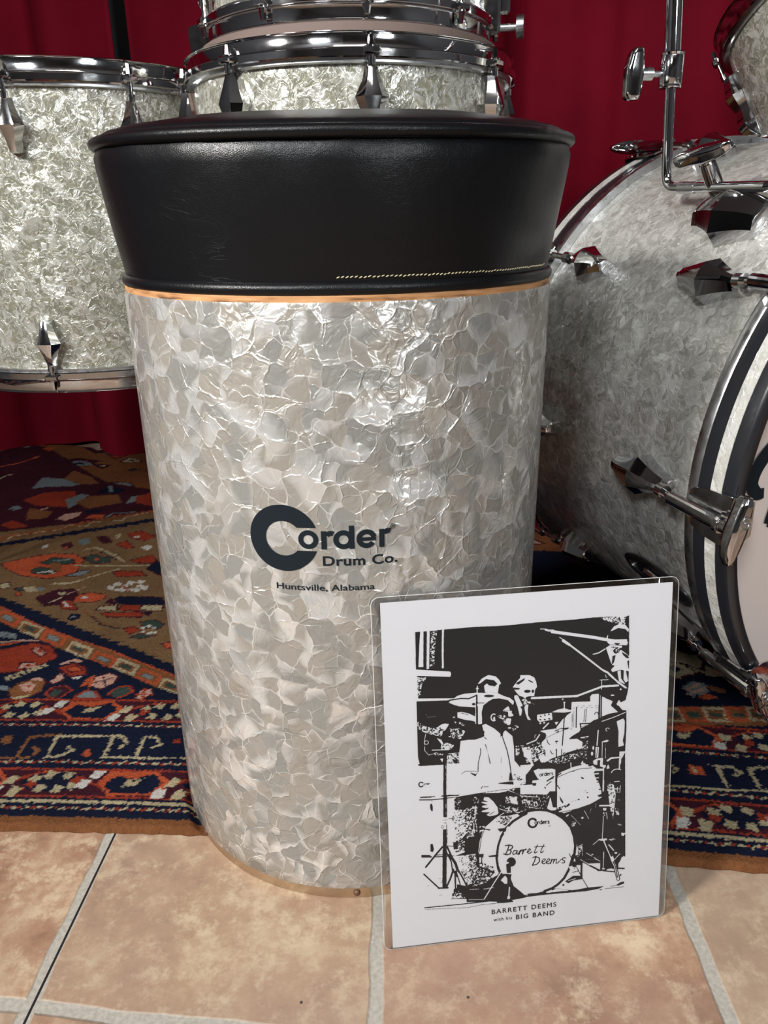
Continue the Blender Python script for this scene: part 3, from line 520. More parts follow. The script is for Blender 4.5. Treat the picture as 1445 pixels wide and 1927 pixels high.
# printed picture: [grey 0-100, line width in 1/100 mm (0 = filled), then x, y pairs on the paper in 1/10 mm]
PICTURE_SHAPES = [

[0,0,243,2560,400,2561,435,2563,551,2563,657,2566,846,2558,983,2559,1052,2564,1013,2561,1193,2564,1437,2564,1560,2568,1684,2564,1803,2553,1830,2564,1842,2215,1843,1995,1824,1879,1828,1937,1837,1672,1833,1470,1844,1138,1862,568,1831,568,1807,481,1646,472,1510,562,1426,857,1314,989,1204,1050,1012,1045,899,1030,772,962,695,875,668,739,498,739,580,764,533,894,547,1030,503,1137,502,1218,539,1240,681,1248,837,1235,931,1320,956,1236,1054,1347,1025,1417,963,1490,870,1605,717,1698,559,1688,545,1572,440,1510,254,1516,239,1583,238,1885,239,2036,242,2030,252,2054,245,2228,242,2278,242,2302],
[100,0,280,2564,303,2562,295,2291,260,2294,270,2453],[100,0,328,2563,348,2563,337,2273,318,2274],[42,0,355,2558,403,2559,386,2450,376,2286,344,2288],[100,136,444,2564,439,2434,437,2275],
[100,0,241,2277,489,2240,497,2227,492,2199,242,2229],[45,0,246,2222,321,2210,284,2163,270,2077,249,2067],[100,0,246,2053,518,2030,482,2018,242,2031],
[100,0,475,2003,542,2048,590,2058,686,2058,842,2040,891,2012,933,1995,962,1967,961,1942,945,1940,921,1977,854,1999,800,2000,757,1953,708,1950,564,1962,516,1977],
[100,0,475,1999,757,1991,781,1989,733,1948,722,1808,688,1808,670,1813,672,1944,552,1964],[0,99,482,2018,565,2024,625,2017,685,2039],
[0,0,815,2021,811,2017,800,2015,784,2014,767,2015,751,2019,740,2023,736,2028,740,2032,751,2035,767,2035,784,2034,800,2030,811,2026],[0,99,684,2042,682,1952],[100,87,689,2108,687,2048],[100,50,677,2090,701,2088],
[0,124,684,2035,685,1975],[0,149,684,1946,684,1812],[0,0,674,1969,672,1965,668,1962,663,1960,657,1961,652,1963,648,1967,647,1972,648,1976,652,1979,658,1981,663,1980,669,1978,672,1974],[0,62,691,1977,739,1973],
[100,0,692,2126,723,2165,771,2189,825,2174,849,2148,867,2115,852,2105,842,2041,839,2032,746,2056,739,2107,759,2124,819,2094,840,2114,813,2145,753,2159,711,2128],
[0,0,765,2149,807,2139,837,2118,819,2097,776,2107,759,2127,723,2127],[0,31,776,2059,836,2042],[100,0,955,2079,989,2124,1025,2159,1053,2163,1053,1978,1025,1987,995,2015,970,2049],
[100,0,1010,2167,1080,2161,1117,2139,1130,2106,1138,2064,1123,2043,1117,1992,1074,1995,1049,1988,1037,1967,1009,1976],[0,0,976,2106,1050,2144,1037,2120,995,2092],[0,0,958,2076,1010,2065,1001,2054,970,2056],
[0,0,1090,2033,1088,2028,1081,2024,1070,2022,1059,2023,1049,2026,1041,2031,1039,2037,1041,2043,1049,2046,1059,2048,1070,2047,1081,2044,1088,2039],
[0,0,1116,2031,1115,2025,1112,2020,1108,2018,1104,2018,1100,2021,1097,2026,1096,2032,1097,2038,1100,2043,1104,2045,1108,2045,1112,2042,1115,2037],[0,87,1074,2120,1104,2102],[0,0,1013,2122,1037,2133,1019,2115],
[0,0,964,2005,1019,2001,1053,1978,1053,1919,988,1925],[100,0,964,1996,982,2016,1019,1949,1031,1921,988,1925],[50,0,1019,1981,1053,1982,1053,1940,1038,1941],[50,0,1031,1974,1086,1972,1093,1936,1037,1928],
[100,31,1074,1951,1117,1928],[100,0,964,2011,992,2009,1025,1935,991,1935,976,1972],[100,0,988,1932,998,1938,1025,1893,1019,1852,1007,1843],
[100,0,1049,1927,1074,1931,1068,1893,1071,1841,1093,1803,1068,1809,1050,1862,1042,1908],[100,0,1013,1911,1022,1891,1013,1859],[100,174,1099,1978,1447,1963],[100,161,1447,1964,1591,2007,1641,2022,1762,2018],
[100,50,1013,1921,1016,1921],[100,56,1160,2511,1200,2507],[100,149,1200,2502,1224,2493,1255,2492],[100,235,1249,2483,1353,2460,1439,2441,1563,2414,1664,2387,1815,2351],[100,56,1304,2435,1329,2418],
[100,211,1332,2408,1379,2371],[100,149,1372,2377,1479,2288,1632,2155,1677,2129,1748,2055,1820,1997],[0,25,1341,2395,1748,2049],
[100,0,1690,2451,1717,2487,1754,2500,1805,2490,1831,2457,1828,2432,1806,2459,1749,2472,1706,2454],[55,0,1610,2563,1803,2554,1805,2490,1754,2500,1716,2515,1660,2525],[100,0,1663,2413,1675,2427,1670,2387,1663,2400],
[100,0,1667,2387,1821,2379,1822,2331,1690,2348,1671,2362],[0,0,1721,2358,1771,2351,1753,2340,1727,2348],[100,0,1554,2285,1603,2294,1653,2322,1659,2315,1610,2287,1566,2278],
[100,0,1659,2325,1690,2344,1784,2331,1779,2297,1824,2261,1844,2241,1842,2215,1826,2204,1842,2125,1777,2143,1714,2129,1703,2149,1732,2179,1707,2187],[45,0,1690,2335,1785,2315,1773,2291,1742,2268,1717,2282],
[0,0,1711,2257,1736,2262,1725,2205,1707,2187],[0,0,1780,2284,1825,2255,1845,2228,1819,2230,1793,2257],[0,0,1791,2327,1822,2331,1821,2277,1798,2289],[100,0,1752,2132,1778,2140,1783,2072,1819,2023,1793,2035,1767,2054],
[100,0,1803,2141,1816,2140,1838,2048,1819,2036,1802,2064],[100,50,1748,2055,1833,1990],[100,0,1773,1982,1782,2000,1792,1977],
[100,0,1736,1942,1734,1940,1730,1938,1723,1938,1716,1938,1710,1940,1705,1942,1704,1945,1705,1948,1709,1949,1716,1950,1723,1949,1729,1947,1734,1945],[100,0,1753,1872,1772,1903,1776,1883,1824,1872,1838,1850,1760,1857],
[100,0,1760,1871,1766,1897,1778,1896,1785,1879,1830,1898,1839,1811,1800,1818,1780,1843],[100,50,1634,2071,1633,1987],[100,50,1618,2074,1684,2073],[100,50,1658,2114,1671,2087],
[100,0,1404,1919,1555,1909,1545,1946,1560,1967,1611,1966,1621,1949,1616,1870,1404,1888],[100,0,1643,1941,1721,1891,1709,1862,1645,1867],
[100,0,1404,1918,1549,1909,1545,1948,1561,1960,1611,1956,1615,1772,1698,1797,1768,1804,1709,1862,1721,1897,1637,1940,1641,1770,1578,1756,1468,1680,1426,1684,1388,1714,1363,1716,1300,1715,1343,1764,1399,1818],
[0,37,1401,1876,1401,1712],[0,37,1411,1875,1410,1712],[0,37,1423,1874,1423,1710],[0,87,1442,1873,1442,1709],[0,31,1442,1869,1607,1855],[0,31,1448,1882,1613,1871],[0,50,1509,1854,1501,1749],[0,50,1520,1853,1514,1748],
[0,0,1467,1743,1572,1736,1566,1724,1477,1685],[100,0,1480,1732,1546,1725,1480,1702],[0,37,1480,1712,1546,1722],[0,223,1626,1987,1626,1869],[0,248,1627,1954,1625,1764],[100,25,1627,1954,1627,1771],
[0,62,1585,1801,1585,1805,1586,1809,1587,1812,1589,1815,1592,1817,1594,1819,1597,1820,1600,1819,1603,1818,1606,1816,1608,1814,1610,1810,1612,1807,1613,1803,1613,1798],
[100,0,1251,1851,1292,1867,1348,1875,1386,1858,1436,1857,1411,1843,1349,1839],[100,87,1347,1923,1348,1865],
[100,0,1342,1946,1341,1944,1339,1942,1336,1941,1333,1941,1330,1942,1328,1945,1327,1948,1328,1950,1330,1953,1333,1954,1336,1953,1339,1952,1341,1949],[100,37,1338,1924,1357,1922],
[100,0,1349,1803,1411,1843,1399,1805,1350,1757,1300,1709,1287,1723],[0,0,1365,1808,1363,1803,1358,1800,1350,1799,1342,1800,1334,1802,1329,1806,1327,1811,1329,1816,1334,1819,1341,1820,1350,1819,1357,1817,1363,1812],
[100,0,1139,1841,1251,1847,1258,1791,1158,1781,1140,1802],[0,0,1175,1820,1173,1819,1170,1819,1166,1820,1163,1822,1161,1825,1159,1828,1160,1831,1162,1832,1165,1833,1168,1832,1172,1829,1174,1826,1175,1823],
[0,0,1206,1827,1204,1826,1201,1826,1197,1827,1194,1829,1192,1832,1190,1835,1191,1838,1193,1839,1196,1840,1200,1838,1203,1836,1205,1833,1207,1830],
[0,0,1237,1831,1235,1829,1232,1829,1229,1830,1225,1833,1223,1836,1222,1839,1222,1842,1224,1843,1227,1843,1231,1842,1234,1840,1237,1837,1238,1834],
[0,0,1172,1795,1170,1793,1167,1793,1163,1794,1160,1796,1158,1799,1156,1802,1157,1805,1159,1807,1162,1807,1165,1806,1169,1803,1171,1800,1172,1797],
[0,0,1206,1791,1204,1790,1201,1790,1198,1791,1194,1793,1192,1796,1191,1799,1191,1802,1193,1804,1196,1804,1200,1803,1203,1800,1206,1797,1207,1794],
[0,0,1241,1795,1239,1793,1236,1793,1232,1794,1229,1797,1226,1800,1225,1803,1225,1805,1227,1807,1230,1807,1234,1806,1237,1804,1240,1801,1241,1797],
[100,0,1173,1770,1172,1767,1170,1764,1167,1763,1163,1764,1159,1765,1157,1768,1156,1771,1157,1774,1159,1777,1163,1778,1167,1777,1170,1776,1172,1773],
[100,0,1203,1772,1202,1769,1199,1766,1196,1765,1192,1766,1189,1767,1186,1770,1185,1773,1186,1776,1188,1778,1192,1780,1196,1779,1199,1777,1202,1775],[100,0,1274,1770,1305,1769,1287,1743],[100,112,1227,1765,1187,1726],
[100,99,1159,1679,1131,1636,1062,1613],[100,37,1126,1652,1125,1654,1123,1657,1122,1660,1122,1663,1121,1666,1122,1670,1122,1673,1123,1676,1124,1678,1126,1680,1128,1681,1130,1682,1132,1682,1134,1681,1135,1679],
[100,0,1159,1709,1281,1717,1363,1703,1401,1712,1452,1688,1490,1664,1453,1615,1498,1584,1499,1537,1328,1494,1252,1474,1201,1446,1169,1469,1207,1499,1207,1539,1166,1603,1200,1639,1212,1664,1206,1685],
[0,37,1200,1642,1287,1680,1363,1703,1413,1701],[0,74,1278,1698,1309,1705],[0,74,1291,1683,1306,1692],[0,62,1216,1634,1225,1604,1241,1590],[0,62,1245,1542,1254,1518,1267,1510],[0,87,1282,1613,1301,1611],
[0,50,1290,1611,1290,1591],[0,87,1349,1803,1344,1705,1336,1573],[0,62,1333,1546,1331,1493],[0,87,1291,1547,1292,1390],
[0,0,1366,1463,1362,1457,1352,1454,1336,1453,1319,1454,1304,1459,1293,1464,1290,1471,1293,1476,1304,1480,1319,1481,1336,1479,1352,1475,1362,1469],[0,99,1346,1508,1423,1518,1454,1531],[100,37,1353,1508,1448,1530],
[35,0,1220,1457,1296,1477,1493,1511,1532,1500,1481,1465,1367,1429,1265,1426],[30,0,1491,1598,1536,1593,1540,1432,1494,1463],[50,0,1012,1591,1175,1589,1201,1540,1201,1493,1125,1460,1107,1462,1012,1458],
[0,50,1040,1588,1041,1456],[100,174,1066,1546,1107,1436],[100,0,1044,1562,1094,1563,1094,1497,1050,1501],[25,0,1093,1623,1175,1628,1175,1589,1094,1583],
[100,0,1201,1473,1199,1461,1194,1453,1186,1448,1178,1449,1170,1455,1165,1465,1163,1477,1165,1488,1170,1497,1178,1501,1186,1500,1194,1494,1199,1485],
[0,0,1383,1618,1414,1645,1490,1684,1610,1729,1712,1756,1833,1798,1836,1685,1707,1711,1579,1669,1453,1618],[100,62,1642,1740,1725,1762,1826,1796],
[100,0,1758,1729,1809,1748,1822,1726,1822,1626,1811,1567,1822,1525,1777,1516,1776,1644],[100,0,1788,1478,1836,1475,1806,1412,1795,1331,1785,1339],[0,25,1801,1473,1795,1351],[0,25,1818,1472,1803,1405],
[100,0,1685,1414,1720,1437,1786,1434,1786,1424,1727,1423,1695,1402],
[100,74,1727,1306,1729,1311,1732,1316,1736,1320,1740,1324,1744,1327,1749,1329,1755,1331,1760,1332,1766,1333,1772,1333,1779,1332,1785,1331,1791,1329,1796,1327,1802,1324],[100,87,1615,1669,1608,1546],
[100,0,1598,1534,1624,1531,1620,1444,1597,1446],[0,50,1612,1526,1607,1452],
[100,0,1587,1528,1586,1521,1584,1515,1581,1512,1578,1513,1575,1516,1572,1522,1572,1530,1572,1537,1574,1543,1577,1546,1581,1545,1584,1542,1586,1536],
[100,0,1580,1482,1579,1475,1577,1469,1573,1466,1569,1466,1565,1470,1563,1476,1562,1484,1562,1491,1565,1496,1568,1499,1572,1499,1576,1495,1579,1489],[100,50,1649,1569,1649,1448],[100,37,1675,1553,1678,1431],
[100,50,1686,1656,1682,1658,1679,1660,1676,1663,1675,1667,1674,1671,1675,1675,1677,1678,1680,1680,1683,1682,1687,1682,1691,1682,1695,1680,1699,1677,1701,1674,1702,1670],[100,0,1636,1570,1684,1586,1704,1577,1685,1566],
[100,0,1475,1626,1548,1632,1523,1615,1478,1619],[0,0,1529,1621,1528,1619,1525,1619,1519,1618,1514,1619,1509,1620,1505,1622,1504,1623,1505,1625,1509,1625,1514,1626,1519,1625,1524,1624,1528,1622],
[100,0,1578,1421,1610,1438,1659,1440,1657,1379,1683,1377,1677,1350,1644,1367,1612,1384,1585,1393],[0,0,1614,1424,1637,1422,1635,1368,1615,1370],[100,87,1664,1351,1666,1157],
[100,0,1590,1356,1664,1348,1661,1331,1593,1335],[100,112,1667,1248,1666,1165],[100,87,1594,1311,1626,1311],[100,87,1594,1276,1627,1276],[100,87,1596,1221,1628,1221],[100,62,1752,1229,1792,1228],
[100,50,1803,1192,1801,1143],[100,50,1780,1181,1781,1145],[100,37,1760,1169,1800,1165],[55,0,1700,1210,1726,1228,1761,1147,1695,1154],[60,0,1707,1202,1726,1228,1753,1197,1766,1099,1754,910,1726,998,1710,1105],
[100,50,1747,1198,1765,1119,1758,1009],[100,0,1690,1362,1702,1381,1713,1346,1690,1342],
[0,0,722,1808,720,1905,733,1955,781,1989,842,1996,915,1977,946,1949,958,1896,939,1840,945,1768,920,1738,877,1729,871,1697,852,1725,816,1767,755,1805],
[100,0,896,1915,921,1932,933,1898,948,1894,945,1878,961,1851,939,1845,921,1848,918,1887,872,1894],[0,37,872,1897,945,1894],[45,0,829,1863,902,1869,915,1842,945,1826,933,1776,896,1786,872,1827],
[100,0,911,1836,939,1830,942,1814,924,1809,939,1788,927,1779,902,1795],
[100,87,821,1827,815,1825,810,1825,804,1826,799,1830,795,1836,792,1842,790,1850,790,1857,792,1864,795,1870,799,1875,804,1878,810,1879,816,1877,821,1874],
[100,0,821,1841,820,1834,818,1829,815,1826,812,1826,809,1829,807,1835,806,1842,807,1849,809,1855,812,1857,815,1857,818,1854,820,1848],
[100,0,943,1755,942,1752,938,1751,933,1750,927,1750,921,1752,917,1755,916,1758,917,1760,921,1762,927,1763,933,1762,938,1761,942,1758],[30,0,804,1801,828,1798,816,1767],
[100,0,722,1798,749,1806,816,1761,865,1710,877,1683,883,1735,899,1740,951,1689,963,1596,966,1490,1007,1426,1054,1428,1054,1273,962,1289,925,1320,806,1316,712,1261,540,1280,449,1344,453,1509,544,1506,552,1636,583,1689,693,1688,739,1709],
[0,0,859,1744,896,1740,877,1716,861,1685],[0,74,877,1683,913,1568,932,1460,941,1386,956,1297],[0,0,931,1400,962,1289,915,1301,922,1321],[55,0,950,1385,1054,1334,1044,1280,962,1289],
[0,0,738,1654,750,1637,771,1549,786,1475,777,1483,762,1576],[0,62,707,1615,710,1582,691,1498,687,1425],[0,0,616,1430,671,1407,691,1435,668,1388],[0,43,561,1419,591,1439,677,1430],[0,31,865,1527,868,1353],
[0,62,739,1700,754,1682],[0,0,803,1316,837,1323,875,1326,956,1293,900,1299],[0,0,963,1609,1053,1640,1054,1428,1013,1422,969,1490],[55,0,976,1608,1007,1605,1007,1526,975,1529],[100,62,1016,1604,1038,1599],
[100,0,1022,1590,1053,1587,1053,1508,1041,1509],[0,37,1035,1589,1035,1456],[30,0,945,1755,994,1776,1001,1750,957,1728],[100,50,970,1772,994,1760],
[0,0,239,1821,242,1960,360,1905,538,1857,676,1799,718,1776,741,1742,727,1704,669,1687,559,1697,445,1724,356,1752,285,1778],
[55,0,241,1878,287,1836,375,1808,424,1836,472,1834,459,1800,428,1765,415,1734,344,1760,285,1785,242,1817],[100,0,403,1825,442,1839,475,1831,459,1804,417,1798],[45,0,471,1799,549,1792,597,1762,559,1701,463,1723,488,1759],
[30,0,502,1854,562,1842,634,1803,597,1800,514,1834],[100,0,539,1918,569,1919,623,1901,668,1874,670,1829,652,1840,598,1852,538,1876],[100,0,497,1885,524,1885,514,1875],[0,62,598,1848,667,1829],
[40,0,551,1917,623,1897,611,1886,563,1906],[100,31,303,1901,384,1900],[100,25,301,1926,316,1912],[100,43,300,1770,289,1714,290,1636,316,1601,370,1602,430,1593,545,1595],
[100,50,319,1699,317,1694,313,1689,308,1687,302,1687,296,1689,291,1693,289,1699,289,1705,292,1710,297,1714,303,1715,309,1714,314,1710,318,1705,319,1699],[100,0,379,1732,415,1711,429,1681,425,1649,407,1650,417,1675],
[70,0,405,1664,456,1685,510,1660,498,1635,455,1620,413,1637],[100,74,344,1636,437,1629],[60,0,454,1581,545,1598,547,1506,453,1516],[0,0,505,1543,538,1540,532,1511,507,1513],[50,0,340,1615,394,1613,430,1586,352,1594],
[100,0,402,1560,426,1561,420,1529],[0,0,259,1526,257,1522,254,1520,250,1519,245,1519,241,1521,238,1524,237,1528,238,1531,241,1533,246,1534,250,1534,255,1532,258,1529],[100,0,453,1509,556,1502,552,1278,448,1290],
[0,235,441,1595,433,1291],[100,19,443,1503,437,1291],[100,0,226,1400,1054,1313,1054,1259,925,1251,812,1251,681,1248,502,1234,459,1242,222,1269],[0,62,710,1283,722,1303],[0,50,731,1295,766,1294],
[0,43,681,1246,837,1255,1054,1259],[0,0,825,1314,931,1320,956,1317,962,1289,887,1301],[0,211,435,1346,433,1291],[0,235,434,1378,433,1245],[0,285,435,1245,432,1084],[100,25,441,1224,437,1083],[0,112,249,1262,328,1257],
[0,62,337,1259,358,1258],[0,87,242,1242,330,1233,422,1232],[0,99,410,1255,539,1248],[0,124,453,1254,490,1252],[0,62,416,1232,526,1235],[0,25,335,1229,332,1196],
[0,0,341,1170,342,1156,340,1145,336,1138,332,1138,326,1144,322,1155,319,1169,318,1183,320,1194,323,1201,328,1201,333,1195,338,1184],
[50,0,351,1154,350,1147,348,1143,345,1140,342,1140,339,1144,337,1149,336,1155,337,1162,339,1167,342,1169,346,1169,348,1166,350,1160],[0,0,315,866,333,863,341,814,331,794,313,804],[0,25,323,802,323,782],
[100,0,452,1216,505,1217,506,1136,549,1118,579,1060,534,963,551,892,494,857,444,850],[72,0,506,1136,586,1120,596,928,545,865,495,885,499,1103],[40,0,580,1135,680,1150,677,918,595,873,585,1025],
[25,0,502,1218,551,1226,562,1137,512,1136],[30,0,650,1221,699,1216,686,1157,649,1167],[45,0,482,859,582,874,574,778,499,767],[100,62,667,1145,660,1051],[100,62,650,1004,652,921],[100,74,604,896,651,894],
[100,0,444,843,494,857,484,817,505,773,498,742,449,780],[0,186,519,861,512,807],
[100,0,727,1189,734,1212,768,1205,805,1164,836,1113,842,1064,829,1052,773,1045,748,1061,779,1078,710,1089,717,1099,767,1110,711,1130,723,1142,764,1141,711,1167,711,1174,767,1166,727,1186],[0,50,711,1113,767,1117],
[0,50,773,1058,811,1081],[35,0,887,1202,994,1190,994,1115,899,1140],[100,0,934,1180,987,1188,984,1123,937,1146],[100,0,843,1234,912,1240,981,1202,1054,1184,1054,1196,981,1216,918,1252,1054,1253,1054,1255,812,1252],
[0,74,912,1243,981,1209,1054,1191],[30,0,849,1132,1054,1088,1054,1040,886,1059],[100,50,848,1101,899,1078,949,1069],[20,0,1012,1195,1241,1177,1243,1032,1012,1079],
[100,0,1012,1317,1285,1288,1286,1199,1248,1210,1222,1179,1012,1205],[0,0,1012,1317,1101,1308,1101,1274,1012,1280],[50,0,1012,1317,1044,1314,1044,1281,1012,1283],[0,0,1104,1284,1138,1280,1133,1264,1104,1267],
[0,19,1012,1255,1098,1255],[100,50,1012,1190,1127,1169,1152,1166],[100,37,1050,1095,1159,1069],[50,0,1025,1160,1088,1146,1089,1115,1025,1132],
[100,50,1145,1105,1144,1098,1141,1091,1137,1088,1132,1088,1128,1090,1124,1096,1122,1104,1122,1112,1124,1119,1127,1124,1132,1126,1137,1124,1141,1120,1144,1113,1145,1105],
[100,0,1223,1062,1248,1156,1268,1064,1300,1060,1294,1040,1255,1038],[0,0,1254,1155,1286,1186,1287,1069,1268,1071],[100,0,1151,1397,1284,1390,1286,1199,1012,1228,1012,1264,1101,1274,1104,1308,1151,1310],
[0,0,1056,1374,1126,1373,1158,1309,1107,1308,1101,1274,1069,1278],[100,0,1012,1445,1094,1443,1107,1429,1082,1391,1050,1354,1057,1286,1012,1297],[50,0,1012,1338,1050,1320,1057,1286,1012,1287],
[100,0,1113,1388,1157,1403,1183,1367,1164,1308,1145,1324],[0,186,1151,1418,1201,1426,1284,1390],[0,0,1104,1288,1138,1284,1133,1261,1106,1267],
[100,0,1310,1344,1329,1355,1431,1389,1521,1400,1573,1388,1606,1357,1587,1318,1621,1232,1636,1161,1299,1197,1301,1314],[0,50,1301,1314,1406,1351,1483,1367,1573,1364],[0,87,1307,1331,1329,1345],[0,112,1221,1292,1272,1324],
[0,74,1215,1255,1253,1285],[0,50,1240,1300,1272,1310],[0,87,1203,1243,1209,1232],
[0,0,1573,1384,1571,1381,1567,1379,1560,1378,1553,1378,1547,1381,1542,1384,1540,1388,1542,1391,1546,1393,1553,1394,1560,1394,1567,1391,1571,1388],
[0,0,1434,1351,1433,1349,1431,1347,1427,1347,1423,1347,1420,1348,1417,1351,1416,1353,1417,1355,1420,1357,1423,1358,1427,1357,1431,1356,1433,1354],[100,74,1405,1425,1407,1385],
[100,0,1482,1404,1498,1436,1505,1408,1521,1413,1515,1394],[0,0,1511,1278,1508,1276,1504,1277,1498,1279,1493,1283,1488,1288,1486,1292,1486,1295,1489,1297,1493,1296,1499,1294,1504,1290,1509,1285,1511,1281],
[100,0,1301,1286,1624,1252,1649,1174,1657,1107,1567,1058,1463,1031,1359,1005,1314,1021,1300,1067],[0,50,1314,1014,1463,1031,1567,1058,1657,1100],[0,99,1397,1080,1320,1037],[35,0,1304,1060,1410,1082,1397,1063,1314,1024],
[0,31,1410,1095,1474,1109],[0,0,1481,1108,1480,1105,1478,1103,1475,1102,1471,1103,1468,1104,1466,1107,1465,1110,1466,1112,1468,1114,1471,1115,1475,1115,1478,1113,1480,1111],
[0,0,1546,1159,1546,1157,1543,1156,1540,1155,1537,1156,1534,1157,1531,1158,1531,1160,1531,1162,1534,1163,1537,1164,1540,1163,1543,1162,1545,1161],
[0,0,1552,1119,1552,1115,1549,1112,1546,1111,1543,1112,1540,1113,1537,1117,1537,1120,1537,1124,1539,1126,1543,1128,1546,1127,1549,1125,1551,1122],
[50,0,1527,1174,1523,1172,1519,1171,1515,1173,1513,1176,1512,1180,1514,1184,1517,1188,1521,1190,1525,1190,1528,1188,1531,1185,1531,1181,1530,1177],[0,0,1315,1165,1351,1103,1348,1086,1329,1112],
[0,0,1621,1128,1656,1138,1654,1111,1631,1113],[0,74,1302,1246,1321,1216],[0,87,1615,1239,1644,1240],[0,87,1633,1176,1655,1176],[0,112,1292,1287,1296,1068],[0,124,1290,1390,1292,1198],
[100,0,1012,1024,1076,1048,1165,1046,1243,1025,1308,983,1373,920,1420,844,1444,756,1443,621,1398,533,1360,450,819,520,802,862,917,973],
[100,0,696,971,740,966,842,1037,937,1033,1025,1043,911,925,853,856,827,719,839,590,858,515,691,537,675,738,695,847],[55,0,829,1038,956,1024,898,947,822,991],
[0,211,870,514,839,590,827,684,840,787,866,868,898,927,955,982,1025,1022,1060,1036],[100,25,845,604,833,683,848,786,872,860],
[0,211,1006,1037,1050,1051,1108,1060,1165,1056,1223,1045,1288,1013,1360,956,1413,880,1440,799,1452,713,1446,642,1430,586],[0,248,711,914,685,834,675,738,686,624],[100,62,727,940,698,847,686,750],
[0,50,740,959,708,873,691,750],[0,124,842,1043,772,990,740,959],[100,56,886,1062,823,1025,740,956],[100,74,693,715,695,630],[0,87,709,706,708,614],[0,0,681,734,725,732,722,700,681,709],
[0,0,690,944,709,970,734,946,784,933,771,924,734,939,696,937],[0,0,832,934,898,934,892,914,854,904],[100,0,901,926,914,946,927,937,923,917,907,905],[0,0,757,710,840,714,839,693,769,698],
[100,0,900,892,900,888,897,886,893,884,890,885,886,887,884,890,883,894,884,897,886,900,890,901,894,901,897,899,900,895],[50,0,718,662,807,594,806,522,704,535],[50,0,693,663,800,614,819,547,768,511,678,537],
[0,0,692,628,800,571,858,542,922,534,961,421,1026,355,1055,322,1055,307,921,297,586,328,586,357,485,371,486,456,576,473,615,567],[75,0,530,739,618,738,668,697,673,626,640,544,577,552,534,643],
[40,0,605,733,662,732,673,626,659,541,602,549,616,633],[60,0,540,612,616,595,640,493,601,476],[35,0,628,593,692,621,768,575,806,542,742,479,639,450,614,496],[100,0,777,524,813,562,838,556,838,538,793,515],
[100,0,777,514,776,510,771,507,765,506,758,507,751,509,747,513,745,518,747,522,751,525,758,526,765,525,771,522,776,518],[100,56,673,612,598,477],[100,62,569,438,546,391],[100,87,880,586,806,471,727,338],
[100,50,722,425,799,429],[100,43,613,436,683,431],[100,0,857,485,893,524,909,496,909,450,893,448],[100,99,928,433,921,326],[100,0,912,341,934,331,928,310,908,313],[100,43,599,348,721,335],
[50,0,473,415,537,449,587,385,587,364,472,372],[0,56,473,415,549,419],[0,56,466,373,587,364],[0,0,979,630,975,613,965,600,950,594,933,596,918,606,908,621,904,639,908,657,919,670,934,676,950,674,965,664,975,648],
[100,0,924,630,923,627,920,625,915,624,910,625,906,627,902,630,901,633,902,636,906,638,910,639,915,638,920,636,923,633],[0,0,900,622,938,603,938,539,906,543],[0,0,912,532,945,528,938,496,935,418,918,420,922,491],
[100,25,925,534,941,532],[0,50,922,463,974,398,1026,326],[0,0,944,424,1026,355,1045,316,941,330],[0,25,877,586,897,601],[0,87,256,322,573,315,766,314,954,285],[0,43,262,307,598,279,701,289,869,286],
[0,0,830,309,954,296,947,282,876,281,824,292],[0,62,954,307,1055,322],[0,0,1012,364,1045,331,1084,340,1143,336,1209,345,1268,362,1301,354,1229,328,1421,324,1475,324,1555,332,1696,327,1649,308,1542,300,1209,312,1012,310],
[100,0,1051,330,1077,333,1068,324],[100,0,1222,339,1275,362,1255,324,1222,328],[0,0,1650,300,1683,303,1670,290],[0,211,1436,633,1405,515,1366,440,1314,389,1268,362,1209,345],[0,50,1700,303,1856,301],
[0,50,1747,317,1811,323],[0,0,1791,322,1824,344,1858,350,1859,328,1812,316],[0,37,1295,359,1428,323],[0,62,1513,421,1562,327],[0,0,1373,410,1439,453,1513,443,1516,413,1440,409,1400,389],[100,50,1400,414,1460,424],
[0,0,1370,378,1369,374,1366,372,1363,370,1359,371,1355,373,1352,377,1351,380,1352,384,1355,387,1358,388,1363,388,1366,385,1369,382],[0,174,1504,646,1506,429],[100,31,1512,652,1513,602],[0,0,1392,538,1432,490,1405,515],
[100,0,1398,537,1431,540,1445,502,1471,521,1499,445,1419,462,1380,431,1419,499],[0,62,1432,482,1485,490],[0,62,1464,529,1499,452],
[0,0,1464,551,1462,540,1457,531,1449,527,1440,528,1432,534,1426,544,1424,556,1426,567,1432,575,1439,579,1448,578,1456,572,1462,562],[0,62,1403,652,1444,560],[0,50,1445,510,1484,577],
[0,0,1443,632,1509,624,1497,539,1464,543],[100,0,1517,547,1657,537,1658,497,1605,511,1835,445,1858,354,1608,343,1561,334,1519,428],[0,136,1493,590,1578,522,1645,477],[100,31,1497,588,1571,530],
[0,0,1625,483,1686,479,1693,463,1639,467],[0,161,1667,561,1665,481],[100,43,1683,631,1682,479],[0,186,1699,470,1745,515],[0,62,1739,494,1855,461],[0,136,1760,480,1855,464],[0,99,1686,464,1794,441],
[0,0,1695,644,1860,624,1855,570,1831,569,1806,522,1705,527,1690,573],[100,0,1806,514,1851,581,1854,472,1807,485],[0,310,1728,640,1751,558,1779,496,1810,375],[100,174,1728,640,1751,558,1779,496,1809,375],
[0,74,1741,617,1755,554,1783,488,1803,391],[0,0,1819,425,1839,408,1823,399],[0,25,1853,399,1857,383],[100,56,1761,542,1817,600],[0,25,1768,541,1824,592],[100,50,1674,969,1669,743],[100,43,1685,634,1682,482],
[100,124,1642,1037,1738,1028],[100,0,1669,1015,1696,1012,1693,988,1670,994],[50,0,1670,987,1693,981,1687,946,1671,948],[100,50,1697,973,1705,916],[100,0,1633,748,1706,749,1706,724,1653,734],[100,50,1594,706,1639,740],
